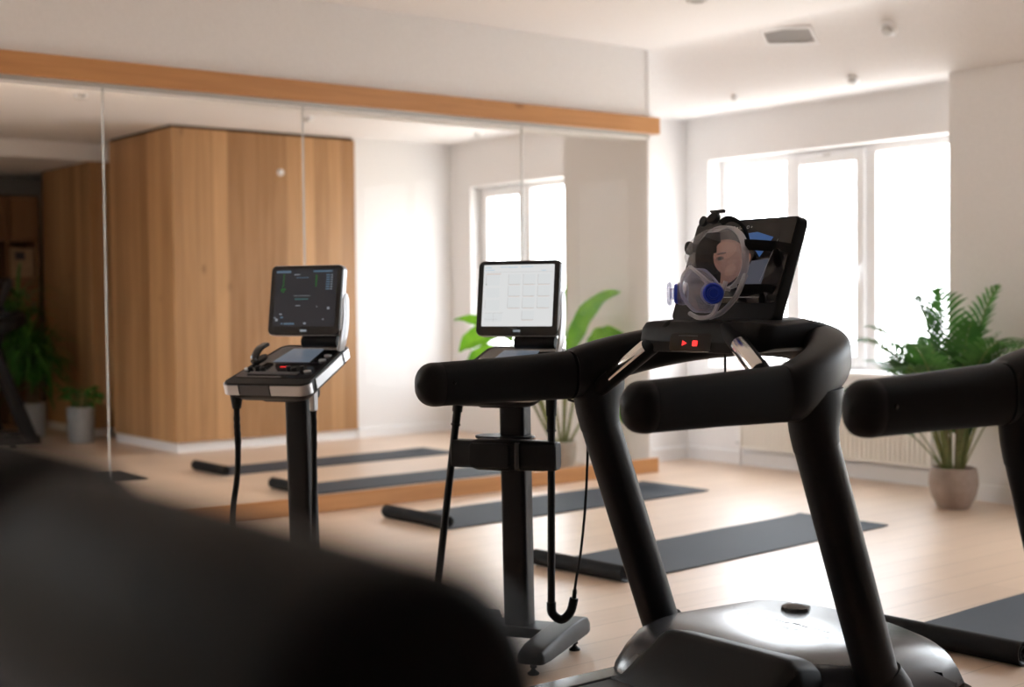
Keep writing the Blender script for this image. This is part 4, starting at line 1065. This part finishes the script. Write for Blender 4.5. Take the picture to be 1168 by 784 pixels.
# ------------------------------------------------------------------ blurred machine right in front of the camera
t = thing('padded_machine', 'out-of-focus exercise machine with a thick black padded roller in the lower left foreground', 'exercise machine', (.315, .45, 0))
AZ = 1.118; r0 = .073
bm = BM(); P = [(0, q, AZ) for q in (.035, .05, .2, .3, .43)]
sweep(bm, P, [(.071, .071), (r0, r0), (r0, r0), (r0, r0), (r0, r0)], 40, 2.0); link('roller_pad', bm, 'rubber', t)
bm = BM(); sweep(bm, [(0, .037, AZ), (0, .02, AZ), (0, .012, AZ)], [(.0735, .0735), (.073, .073), (.067, .067)], 40, 2.0, cap1=True, capk=.16); link('end_cap', bm, 'rubber', t)
bm = BM(); P = [(0, q, AZ) for q in (.42, .435, .66, .675)]; sweep(bm, P, [(.074, .074), (.083, .083), (.083, .083), (.07, .07)], 36, 2.0); link('collar', bm, 'rubber', t)
bm = BM(); sweep(bm, [(0, .72, .05), (0, .72, 1.20)], [(.04, .035)]*2, 24, 5, up=(0, 1, 0), cap1=False); box(bm, (-.035, .64, AZ-.035), (.035, .72, AZ+.035)); link('frame_post', bm, 'steel', t, bevel=.004)
bm = BM(); box(bm, (-.45, .67, 0), (.45, .77, .06)); box(bm, (-.05, .3, 0), (.05, .7, .055)); link('base_frame', bm, 'steel', t, bevel=.01)

# ------------------------------------------------------------------ outside
bm = BM(); box(bm, (14.0, -6, -6), (14.3, 6.2, .9)); box(bm, (13.9, -6, .9), (14.4, 6.2, 1.0))
o = struct('wall_neighbour', bm, 'facade', smooth=False)

# ------------------------------------------------------------------ light
w = bpy.data.worlds.new('World'); bpy.context.scene.world = w; w.use_nodes = True
bg = w.node_tree.nodes['Background']; bg.inputs[0].default_value = (.90, .95, 1.0, 1); bg.inputs[1].default_value = 13.5
wn = w.node_tree; tcw = wn.nodes.new('ShaderNodeTexCoord'); sx_ = wn.nodes.new('ShaderNodeSeparateXYZ'); rw = wn.nodes.new('ShaderNodeValToRGB')
wn.links.new(tcw.outputs['Generated'], sx_.inputs[0]); mw = wn.nodes.new('ShaderNodeMapRange'); mw.inputs['From Min'].default_value = -.35; mw.inputs['From Max'].default_value = .25
wn.links.new(sx_.outputs['Z'], mw.inputs['Value']); wn.links.new(mw.outputs[0], rw.inputs['Fac'])
rw.color_ramp.elements[0].color = (.62, .59, .55, 1); rw.color_ramp.elements[0].position = .2      # ground outside
rw.color_ramp.elements[1].color = (.90, .95, 1.0, 1); rw.color_ramp.elements[1].position = .8      # bright overcast sky
wn.links.new(rw.outputs[0], bg.inputs[0])
def portal(y0, y1, z0, z1, x):
    l = bpy.data.lights.new('window_portal', 'AREA'); l.shape = 'RECTANGLE'; l.size = y1-y0; l.size_y = z1-z0
    l.cycles.is_portal = True
    o = bpy.data.objects.new('window_portal', l); C.objects.link(o); o.location = (x, (y0+y1)/2, (z0+z1)/2)
    o.rotation_euler = (0, R(90), R(0)); 
    l.size = z1-z0; l.size_y = y1-y0
    return o
portal(5.15, 7.46, .75, 2.375, 8.27)
portal(1.5, 3.75, .3, 2.6, 8.27)
portal(8.7, 10.62, .75, 2.385, 8.27)

# ------------------------------------------------------------------ camera
cam = bpy.data.cameras.new('Camera'); co = bpy.data.objects.new('Camera', cam); C.objects.link(co)
yaw, pitch, roll = .899845, .0328916, .0100417
d = Vector((math.cos(yaw)*math.cos(pitch), math.sin(yaw)*math.cos(pitch), -math.sin(pitch)))
r = Vector((math.sin(yaw), -math.cos(yaw), 0)); u = r.cross(d)
r2 = r*math.cos(roll) - u*math.sin(roll); u2 = r*math.sin(roll) + u*math.cos(roll)
co.matrix_world = Matrix(((r2.x, u2.x, -d.x, 0), (r2.y, u2.y, -d.y, 0), (r2.z, u2.z, -d.z, 1.3), (0, 0, 0, 1)))
cam.sensor_width = 36; cam.lens = 1552/1168*36; cam.clip_start = .02
cam.dof.use_dof = True; cam.dof.focus_distance = 4.25; cam.dof.aperture_fstop = 2.0
sc = bpy.context.scene; sc.camera = co
sc.view_settings.view_transform = 'Standard'; sc.view_settings.look = 'None'; sc.view_settings.gamma = 1
sc.view_settings.use_curve_mapping = False; sc.view_settings.exposure = 0.0
sc.cycles.max_bounces = 10; sc.cycles.diffuse_bounces = 6; sc.cycles.transparent_max_bounces = 16
